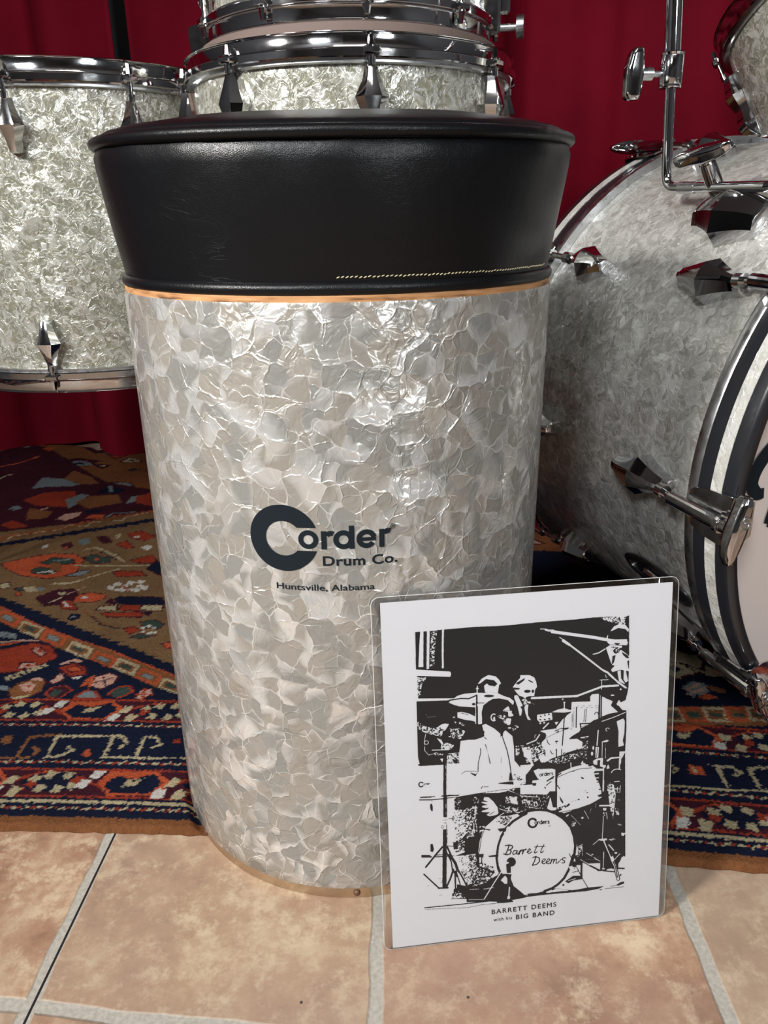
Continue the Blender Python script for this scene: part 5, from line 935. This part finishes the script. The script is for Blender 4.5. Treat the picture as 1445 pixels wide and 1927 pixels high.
# ------------------------------------------------------------------ drum hardware
def lug_mesh(L_, w_, h_, ends=(.42, .36), top=.5):
    """faceted lug: long axis z, outward +x, base at x=0"""
    S = []
    for t in (-1, -.97, -.88, -.76, -.62, -.48, -.34, -.21, -.10, -.03, 0, .03, .10, .21, .34, .48, .62, .76, .88, .97, 1):
        a = abs(t); e = ends[0] if t < 0 else ends[1]
        k = e + (1 - e) * (1 - a) ** 1.5 if a < 1 else e * .85
        hh = h_ * (.62 + .38 * (1 - a) ** .8) * (.86 if a == 1 else 1)
        W2 = w_ * k
        S.append([(0, -W2, t * L_ / 2), (hh * .55, -W2 * .98, t * L_ / 2), (hh, -W2 * top, t * L_ / 2), (hh * 1.05, 0, t * L_ / 2), (hh, W2 * top, t * L_ / 2), (hh * .55, W2 * .98, t * L_ / 2), (0, W2, t * L_ / 2)])
    return loft(S)
def lug_frame(p, out, along):   # x->out, z->along
    out = Vector(out).normalized(); al = Vector(along).normalized(); y = al.cross(out)
    m = Matrix((out, y, al)).transposed().to_4x4(); m.translation = Vector(p); return m
def flip(F): return [f[::-1] for f in F]
HOOP = [(.0035, -.0300), (.0105, -.0300), (.0118, -.0285), (.0118, -.0200), (.0105, -.0185), (.0072, -.0178), (.0066, -.0165), (.0066, -.0022), (.0085, -.0012), (.0092, .0002), (.0080, .0012), (.0055, .0010), (.0045, -.0004), (.0045, -.0165)]
def tom(name, label, cat, c, R, z0, z1, nl, phi0, group=None, axis=(0, 0, 1), skip=None, mat=None, double=True, head=True, gap=.022, lugL=.058, bgap=.022, lug_w=.0175, lug_h=.022, hs=.85):
    """z0,z1: bottom edge of lower hoop, top edge of upper hoop, measured along the axis from c"""
    mat = mat or M_pearl_tom
    t = thing(name, label, cat, Vector(c) + Vector(axis).normalized() * z0, group)
    X = frame(c, axis, (1, 0, 0))
    V, F, UV = lathe([(R, z0 + .012), (R, z1 - .012), (R - .006, z1 - .010), (R - .006, z0 + .010)], 128, a0=-PI, a1=PI)
    MB().add(V, F, UV, X).link('shell', mat, t, label='cream pearl wrapped shell')
    def d(a): return Vector((math.sin(a), -math.cos(a), 0))
    angs = [math.radians(phi0 + 360 * k / nl) for k in range(nl)]
    for top in (True, False):
        sg = 1 if top else -1; zz = z1 if top else z0
        prof = [(R + a, zz + sg * (b * hs - .0012)) for a, b in HOOP]
        m = MB()
        V, F, UV = lathe(prof, 144); m.add(V, F, UV, X)
        for a in angs:   # ears
            e = d(a); Y = X @ lug_frame(e * (R + .0065), e, (0, 0, 1))
            V, F = box(0, .0125, -.0085, .0085, zz + sg * -.0245 * hs - .0035, zz + sg * -.0245 * hs + .0035, .0015); m.add(V, F, None, Y)
        m.link('hoop', M_chrome, t, label='chrome hoop', ang=40)
        zf = zz - sg * .031 * hs; V, F, UV = lathe([(R + .0045, zf + sg * .003), (R + .0062, zf + sg * .002), (R + .0062, zf - sg * .0035), (R + .0045, zf - sg * .0045), (R - .002, zf - sg * .0045)], 128); MB().add(V, F if top else flip(F), UV, X).link('head_collar', M_chrome2, t)
        if head or not top:
            V, F = disc(R + .003, 72, zz - sg * .0105); MB().add(V, F, None, X).link('drum_head', M_head, t)
        for a in angs:
            e = d(a); zc = zz - sg * (.031 + (gap if top else bgap) + lugL / 2)
            MB().add(*lug_mesh(lugL, lug_w, lug_h), None, X @ lug_frame(e * (R - .0003) + Vector((0, 0, zc)), e, (0, 0, sg))).link('lug', M_chrome, t, True, None, 24)
            rp = e * (R + .0125); m = MB(); ze = zc + sg * lugL / 2
            m.add(*cyl(X @ (rp + Vector((0, 0, ze - sg * .002))), X @ (rp + Vector((0, 0, zz - sg * .02 * hs))), .0027, 12))
            m.add(*cyl(X @ (rp + Vector((0, 0, ze - sg * .001))), X @ (rp + Vector((0, 0, ze + sg * .006))), .0042, 12))
            m.add(*cyl(X @ (rp + Vector((0, 0, zz - sg * .0215 * hs))), X @ (rp + Vector((0, 0, zz - sg * .0190 * hs))), .0062, 14))
            m.add(*cyl(X @ (rp + Vector((0, 0, zz - sg * .0190 * hs))), X @ (rp + Vector((0, 0, zz - sg * .0065 * hs))), .0042, 6, .0028))
            m.link('tension_rod', M_chrome, t)
    return t, X
def tom_legs(t, X, R, z0, angs):
    for a in angs:
        a = math.radians(a); e = Vector((math.sin(a), -math.cos(a), 0)); c = X.translation
        top = c + e * (R + .018) + Vector((0, 0, z0 + .17)); bot = c + e * (R + .018) + Vector((0, 0, z0 - .02))
        foot = c + e * (R + .05) + Vector((0, 0, .018))
        MB().add(*tube([top, bot, bot + (foot - bot) * .15, foot], .005, 14)).link('leg', M_chrome, t)
        m = MB().add(*cyl(foot + Vector((0, 0, .012)), foot + Vector((0, 0, -.0115)), .011, 18, .013)); m.link('rubber_foot', M_rubber, t)
        m = MB().add(*box(-.012, .026, -.014, .014, -.02, .02, .004), None, lug_frame(c + e * (R - .001) + Vector((0, 0, z0 + .10)), e, (0, 0, 1))); m.link('leg_bracket', M_chrome, t)
M_head = plain('coated_drum_head', (.62, .60, .56), .6)

# left floor tom
tA, XA = tom('floor_tom', 'cream pearl floor tom at the left, nothing stacked on top of it', 'drum', (-.422, 1.202, 0), .2113, .3215, .7060, 10, -.5, 'pearl floor toms behind the throne', gap=.012, bgap=.004)
tom_legs(tA, XA, .2113, .3215, (78, 150, -70))
# centre floor tom
tB, XB = tom('floor_tom', 'cream pearl floor tom right behind the throne, carrying the snare drum', 'drum', (-.033, 1.044, 0), .185, .360, .6985, 8, 8, 'pearl floor toms behind the throne', gap=-.002, hs=.74)
tom_legs(tB, XB, .185, .360, (60, 180, -60))
pad = MB().add(*lathe([(.001, .6972), (.171, .6972), (.1735, .699), (.1735, .7095), (.171, .7106), (.001, .7108)], 96)[:2], None, Matrix.Translation((-.033, 1.044, 0))).link('round_pad', M_brown, None)
tag(pad, 'flat round brown pad between the centre floor tom and the snare drum on it', 'pad')
tS, XS = tom('snare_drum', 'snare drum with chrome hoops stacked on top of the centre floor tom', 'drum', (-.033, 1.044, .7110), .1600, 0, .165, 10, 8, mat=M_pearl_tom, gap=.012, bgap=.010, lugL=.04, hs=.8)
# strainer box on the left, butt plate with knob on the right
def snare_hw():
    a = math.radians(-88); e = Vector((math.sin(a), -math.cos(a), 0)); c = Vector((-.033, 1.044, .7110))
    X = lug_frame(c + e * .158, e, (0, 0, 1)); m = MB()
    m.add(*loft([[(0, -.014, z), (x, -.014, z), (x, .014, z), (0, .014, z)] for x, z in ((.014, -.012), (.026, -.008), (.028, .012), (.028, .026), (.012, .032))]), None, X)
    s_ = m.link('strainer', M_chrome, tS, False)
    m = MB(); Y = frame(X @ Vector((.0195, -.0141, .004)), X.to_3x3() @ Vector((0, -1, 0)))
    m.add(*lathe([(.0001, .0012), (.0040, .0012), (.0062, .0022), (.0075, .0015), (.0075, 0)], 20, False)[:2], None, Y); m.add(*box(-.005, .005, -.0006, .0006, .001, .0026), None, Y); m.link('screw', M_chrome2, s_)
    a = math.radians(78); e = Vector((math.sin(a), -math.cos(a), 0)); X = lug_frame(c + e * .158, e, (0, 0, 1)); m = MB()
    m.add(*box(0, .020, -.010, .010, .010, .13, .003), None, X); m.add(*box(.018, .030, -.006, .006, .030, .125, .003), None, X); s_ = m.link('throw_off', M_chrome, tS, False)
    m = MB(); m.add(*cyl(X @ Vector((.02, 0, .018)), X @ Vector((.040, 0, .018)), .004, 12)); m.add(*cyl(X @ Vector((.038, 0, .018)), X @ Vector((.046, 0, .018)), .012, 20)); m.link('knob', M_chrome2, s_)
snare_hw()

# ------------------------------------------------------------------ bass drum
BC = Vector((.550, .723, .309)); baz, bel = .321, -.027; BR = .2887
AX = Vector((math.sin(baz) * math.cos(bel), -math.cos(baz) * math.cos(bel), math.sin(bel)))
UX = AX.cross(Vector((0, 0, 1))).normalized(); UZ = UX.cross(AX); UZ = UZ if UZ.z > 0 else -UZ
def bp(a, deg, r): t = math.radians(deg); return BC + AX * a + (UX * math.sin(t) + UZ * math.cos(t)) * r
def bo(deg): t = math.radians(deg); return UX * math.sin(t) + UZ * math.cos(t)
# matrix: local z = AX (towards the front), local lathe angle a: (sin a)->x, (-cos a)->y
MBX = Matrix((UX, -UZ, AX)).transposed().to_4x4(); MBX.translation = BC
bass = thing('bass_drum', 'large white pearl bass drum on its side at the right edge, cream front head', 'drum', bp(-.16, 180, .299))
def bl(prof, n=160): V, F, UV = lathe(prof, n, a0=-PI, a1=PI); return V, F, UV
def flip(F): return [f[::-1] for f in F]
V, F, UV = bl([(BR, -.333), (BR, -.002), (BR - .007, -.001), (BR - .007, -.334)]); MB().add(V, flip(F), UV, MBX).link('shell', M_pearl_bass, bass, label='white pearl wrapped shell')
def wood_hoop(z0, z1, sgn, name):
    R1 = .2985
    a, b = (z0, z1)
    pr_ = [(R1, a), (R1, b - sgn * .004), (R1 - .002, b - sgn * .001), (R1 - .004, b), (R1 - .0105, b), (R1 - .0125, b - sgn * .002), (R1 - .0125, a)]
    V, F, UV = bl(pr_); o = MB().add(V, F, UV, MBX).link('hoop', M_black, bass, label='black lacquered wooden hoop', ang=50)
    m0 = a + (b - a) * .36; m1 = a + (b - a) * .66
    V, F, UV = bl([(R1 + .0004, m0), (R1 + .0004, m1), (R1 - .001, m1), (R1 - .001, m0)]); MB().add(V, F, UV, MBX).link('inlay', M_inlay, o, label='pearl inlay strip round the hoop')
    return o
wood_hoop(.0120, .0545, 1, 'f'); wood_hoop(-.3460, -.3885, -1, 'r')
for a, b in ((.0002, .0115), (-.3335, -.3452)):
    V, F, UV = bl([(BR + .002, a), (BR + .0096, a), (BR + .0102, a + (b - a) * .15), (BR + .0102, a + (b - a) * .85), (BR + .0092, b), (BR - .004, b), (BR - .004, a)]); MB().add(V, F, UV, MBX).link('flesh_hoop', M_chrome2, bass, label='silver metal rim of the head')
M_bhead = plain('cream_front_head', (.66, .575, .535), .42)
V, F = disc(.2872, 96, .026, .001); fh = MB().add(V, F, None, MBX).link('front_head', M_bhead, bass, label='smooth cream front head')
V, F = disc(.2872, 96, -.360, -.001); MB().add(V, F, None, MBX).link('drum_head', M_head, bass)
# script lettering on the front head (only its first stroke reaches into the picture)
def brush(P, wd):
    m = MB(); P = [Vector((x, y)) for x, y in P]; V = []; F = []
    n = len(P)
    for i, p in enumerate(P):
        t = (P[min(i + 1, n - 1)] - P[max(i - 1, 0)]).normalized(); q = Vector((-t.y, t.x)); w_ = wd[i] / 2
        for s_ in (-1, 1): c = p + q * s_ * w_; V.append(BC + UX * c.x + UZ * c.y + AX * .0276)
    for i in range(n - 1): F.append((2 * i, 2 * i + 2, 2 * i + 3, 2 * i + 1))
    return V, F
def catm(P, k=8):
    P = [Vector(p) for p in P]; o = []
    for i in range(len(P) - 1):
        a, b, c, d = P[max(i - 1, 0)], P[i], P[i + 1], P[min(i + 2, len(P) - 1)]
        for j in range(k): t = j / k; o.append(.5 * ((2 * b) + (c - a) * t + (2 * a - 5 * b + 4 * c - d) * t * t + (3 * b - a - 3 * c + d) * t ** 3))
    return o + [P[-1]]
ml = MB()
for pts, w0 in (([(.240, -.007), (.247, -.0075), (.2545, .001), (.2535, .014), (.246, .028), (.232, .042), (.212, .050), (.188, .050), (.176, .036), (.184, .018), (.206, .008)], .0105), ([(.206, .008), (.184, .004), (.172, -.012), (.180, -.034), (.204, -.042), (.228, -.036)], .0105), ([(.214, .046), (.219, .006), (.229, -.038)], .0095)):
    c = catm(pts); V, F = brush(c, [w0 * 1.25 * (.75 + .35 * math.sin(PI * i / (len(c) - 1))) for i in range(len(c))]); ml.add(V, F)
ml.link('lettering', M_ink, fh, False, 'black script lettering')
LANGS = [93, 57, 21, -15, -51, -87, -123, -159, 165, 129]
def t_handle(p, along, longd, emblem=True):
    """wing handle: hub on the rod, blade lying along longd"""
    al = Vector(along).normalized(); ld = Vector(longd); ld = (ld - al * ld.dot(al)).normalized(); sd = al.cross(ld)
    X = Matrix((sd, ld, al)).transposed().to_4x4(); X.translation = Vector(p); S = []
    for t, w_, z0, z1 in ((-.030, .0035, .000, .009), (-.024, .0058, -.002, .011), (-.012, .0076, -.001, .012), (0, .0082, -.002, .0125), (.012, .0074, -.001, .012), (.022, .0052, .001, .012), (.028, .0022, .004, .011)):
        S.append([(-w_, t, z0 + .0015), (-w_, t, z1 - .003), (-w_ * .6, t, z1), (w_ * .6, t, z1), (w_, t, z1 - .003), (w_, t, z0 + .0015), (w_ * .5, t, z0), (-w_ * .5, t, z0)])
    m = MB().add(*loft(S), None, X); m.add(*cyl(X @ Vector((0, 0, -.010)), X @ Vector((0, 0, 0)), .0062, 16)); 
    return m, X
def soften(o, lv=2):
    s = o.modifiers.new('soft', 'SUBSURF'); s.levels = lv; s.render_levels = lv
    for p in o.data.polygons: p.use_smooth = True
    at = o.data.attributes.new('crease_edge', 'FLOAT', 'EDGE'); at.data.foreach_set('value', [.62] * len(o.data.edges))
    return o
def claw_mesh(deg, zs, sgn):
    m = MB(); prof = [(zs - sgn * .002, BR + .0125, .013), (zs + sgn * .004, BR + .0128, .0175), (zs + sgn * .022, BR + .0128, .0215), (zs + sgn * .038, BR + .0126, .0225), (zs + sgn * .0440, BR + .0108, .0222), (zs + sgn * .0456, BR + .0070, .0210), (zs + sgn * .0456, BR - .0040, .0190), (zs + sgn * .0456, BR - .0100, .0150)]
    S = []
    for i, (a, r, w_) in enumerate(prof):
        th = .0018
        da, dr = (0, th) if i < 4 else ((sgn * th * .7, th * .7) if i == 4 else (sgn * th, 0))
        tdir = (UX * math.cos(math.radians(deg)) - UZ * math.sin(math.radians(deg)))
        base = BC + AX * a + bo(deg) * r; outp = base + AX * da + bo(deg) * dr
        S.append([base - tdir * w_, outp - tdir * w_, outp + tdir * w_, base + tdir * w_])
    m.add(*loft(S)); 
    return m
for k, dg in enumerate(LANGS):
    td = (UX * math.cos(math.radians(dg)) - UZ * math.sin(math.radians(dg)))
    for sgn, zl, zedge in ((1, -.066, 0), (-1, -.262, -.3335)):
        L_ = .078 if sgn > 0 else .062
        MB().add(*lug_mesh(L_, .0195, .026, (.40, .34), .46), None, lug_frame(bp(zl, dg, BR - .0004), bo(dg), AX * sgn)).link('lug', M_chrome, bass, True, None, 24)
        rr = BR + .0195; ze = zl + sgn * L_ / 2
        m = MB().add(*cyl(bp(ze - sgn * .003, dg, rr - .004), bp(zedge + sgn * .0, dg, rr), .0034, 14)); m.add(*cyl(bp(ze - sgn * .002, dg, rr - .004), bp(ze + sgn * .007, dg, rr - .003), .0065, 16)); rod = m.link('tension_rod', M_chrome, bass)
        m = claw_mesh(dg, zedge + sgn * .0105, sgn); m.add(*cyl(bp(zedge - sgn * .008, dg, rr), bp(zedge + sgn * .055, dg, rr), .0062, 18)); m.add(*cyl(bp(zedge + sgn * .052, dg, rr), bp(zedge + sgn * .056, dg, rr), .0078, 18)); m.link('claw', M_chrome, bass, False)
        ld = td + bo(dg) * (.25 if dg > 0 else -.3) if dg not in (21,) else bo(21) * .35 + td
        if abs(dg) > 150: ld = UX
        m, X = t_handle(bp(zedge + sgn * .066, dg, rr), AX * sgn, ld)
        th = soften(m.link('wing_screw', M_chrome, bass, True, None, 180))
        m = MB(); c = Vector((0, -.010, .0120)); Y = X @ Matrix.Translation(c); m.add(*lathe([(.0042, 0), (.0042, .0007), (.0050, .0009), (.0056, .0006), (.0056, 0)], 24)[:2], None, Y)
        m.add(*box(-.0026, .0026, -.0004, .0004, 0, .0008), None, Y); m.add(*box(-.0005, .0005, -.003, .003, 0, .0008), None, Y); m.add(*box(.0012, .0026, -.0026, -.0018, 0, .0008), None, Y); m.add(*box(.0012, .0026, .0018, .0026, 0, .0008), None, Y); m.link('emblem', M_chrome2, th)
# spur recess and spur
def oval(a, dg, la, lt, z, n=36):
    V = []
    for i in range(n):
        t = 2 * PI * i / n; V.append(bp(a + la * math.cos(t), dg + math.degrees(lt * math.sin(t) / BR), BR + z))
    return V
sp_c = (-.072, 118.3)
V = oval(*sp_c, .054, .021, .0004) + oval(*sp_c, .054, .021, .0022) + oval(*sp_c, .047, .0155, .0022) + oval(*sp_c, .047, .0155, .0006)
F = [(j * 36 + i, j * 36 + (i + 1) % 36, (j + 1) * 36 + (i + 1) % 36, (j + 1) * 36 + i) for j in range(3) for i in range(36)] + [tuple(range(108, 144))]
spur = MB().add(V, F).link('spur_plate', M_black, bass, label='oval black plate with a folding spur')
p0 = bp(-.060, 117, BR + .004); p1 = bp(-.045, 122, BR + .03); p2 = bp(.035, 124, .330); p2 = Vector((p2.x - .045, p2.y, .012))
MB().add(*tube([bp(-.085, 117.5, BR + .002), p0, p1, p2], .0052, 14)).link('spur', M_chrome, spur)
# mount bracket on the shell
MB().add(*lug_mesh(.082, .031, .030, (.55, .62), .52), None, lug_frame(bp(-.102, 43.5, BR - .001), bo(43.5), AX)).link('mount_bracket', M_chrome, bass, True, 'faceted chrome mount bracket', 24)
br = [o for o in bass.children if o.name.startswith('mount_bracket')][0]
m = MB(); c0 = bp(-.132, 40.5, BR + .02); od = bo(34).normalized(); m.add(*cyl(c0, c0 + od * .030, .0085, 18, .0075)); wing, X = t_handle(c0 + od * .034, od, AX * .8 + Vector((0, .3, .2))); m.v += []; m.link('wing_post', M_chrome, br)
soften(wing.link('wing_screw', M_chrome, br, True, None, 180))

# L shaped rod held by the bracket, with its collar and wing screw
e1 = bp(-.064, 41, .3165); e0 = bp(-.199, 41, .3165); topx = e0.x + .0085; 
rod = thing('cymbal_arm', 'chrome L shaped rod clamped to the bass drum, rising out of the frame', 'stand arm', e0, None)
P = [e1, e0 + (e1 - e0).normalized() * .014]
for k in range(1, 7):
    t = k / 7; a = e0 + (e1 - e0).normalized() * .014; b = e0; c = e0 + Vector((-.0010, 0, .014)); P.append(a * (1 - t) ** 2 + b * 2 * t * (1 - t) + c * t * t)
zc0, zc1 = e0.z + .091, e0.z + .119
P += [e0 + Vector((-.0010, 0, .014)), Vector((e0.x - .0075, e0.y, zc0 + .01))]
MB().add(*tube(P, .0049, 18)).link('lower_rod', M_chrome, rod)
ends = MB().add(*cyl(e1, e1 + (e1 - e0).normalized() * .006, .0049, 18, .003)); ends.link('rod_end', M_chrome, rod)
k_ = MB(); a_ = e0 + (e1 - e0).normalized() * .022; b_ = e0 + (e1 - e0).normalized() * .045; k_.add(*cyl(a_, b_, .0056, 24)); k_.link('knurled_sleeve', M_chrome2, rod)
q0 = Vector((e0.x - .0075, e0.y, zc1 - .01)); q1 = Vector((e0.x - .0075 - .040, e0.y, e0.z + .62))
MB().add(*tube([q0, q1], .0078, 20)).link('upper_tube', M_chrome, rod)
cc = Vector((e0.x - .0075, e0.y, (zc0 + zc1) / 2))
col_ = MB().add(*lathe([(.006, -.0155), (.0108, -.0155), (.0112, -.0145), (.0102, -.0125), (.0108, -.0115), (.0108, .0115), (.0102, .0125), (.0112, .0145), (.0104, .0155), (.006, .0155)], 32)[:2], None, Matrix.Translation(cc)).link('collar', M_chrome, rod)
m = MB(); m.add(*cyl(cc + Vector((-.008, 0, -.003)), cc + Vector((-.020, -.002, -.003)), .0028, 12)); m.add(*cyl(cc + Vector((-.019, -.002, -.003)), cc + Vector((-.030, -.003, -.003)), .0058, 18)); m.link('screw', M_chrome2, col_)
m = MB(); X = frame(cc + Vector((-.030, -.003, -.003)), (-1, -.1, 0), (0, 0, 1))
S = []
for t, w_, z0, z1 in ((-.0225, .0060, .003, .013), (-.019, .0070, .001, .0155), (-.004, .0078, 0, .0160), (.004, .0078, 0, .0160), (.017, .0072, .001, .013), (.0215, .0062, .002, .010)):
    S.append([(t, -w_, z0), (t, -w_, z1 - .002), (t, -w_ * .7, z1), (t, w_ * .7, z1), (t, w_, z1 - .002), (t, w_, z0)])
m.add(*loft(S), None, X); soften(m.link('wing_screw', M_chrome, col_, True, None, 180))

# rack tom at the upper right corner
ca = Vector((-.423, .444, 1)).normalized(); cc0 = Vector((.604, 1.137, .794))
tC, XC = tom('rack_tom', 'tilted cream pearl tom at the upper right, above the bass drum', 'drum', cc0, .1524, -.160, .032, 6, -62, axis=ca, gap=.016, bgap=.014, lugL=.058)
sh = cc0 - ca * .12 + Vector((.12, -.08, -.02)); ft = bp(-.20, -14, BR)
m = MB().add(*tube([ft, ft + Vector((0, 0, .07)), sh + Vector((0, 0, -.03)), sh], .0095, 14)); m.link('mounting_arm', M_chrome, tC)
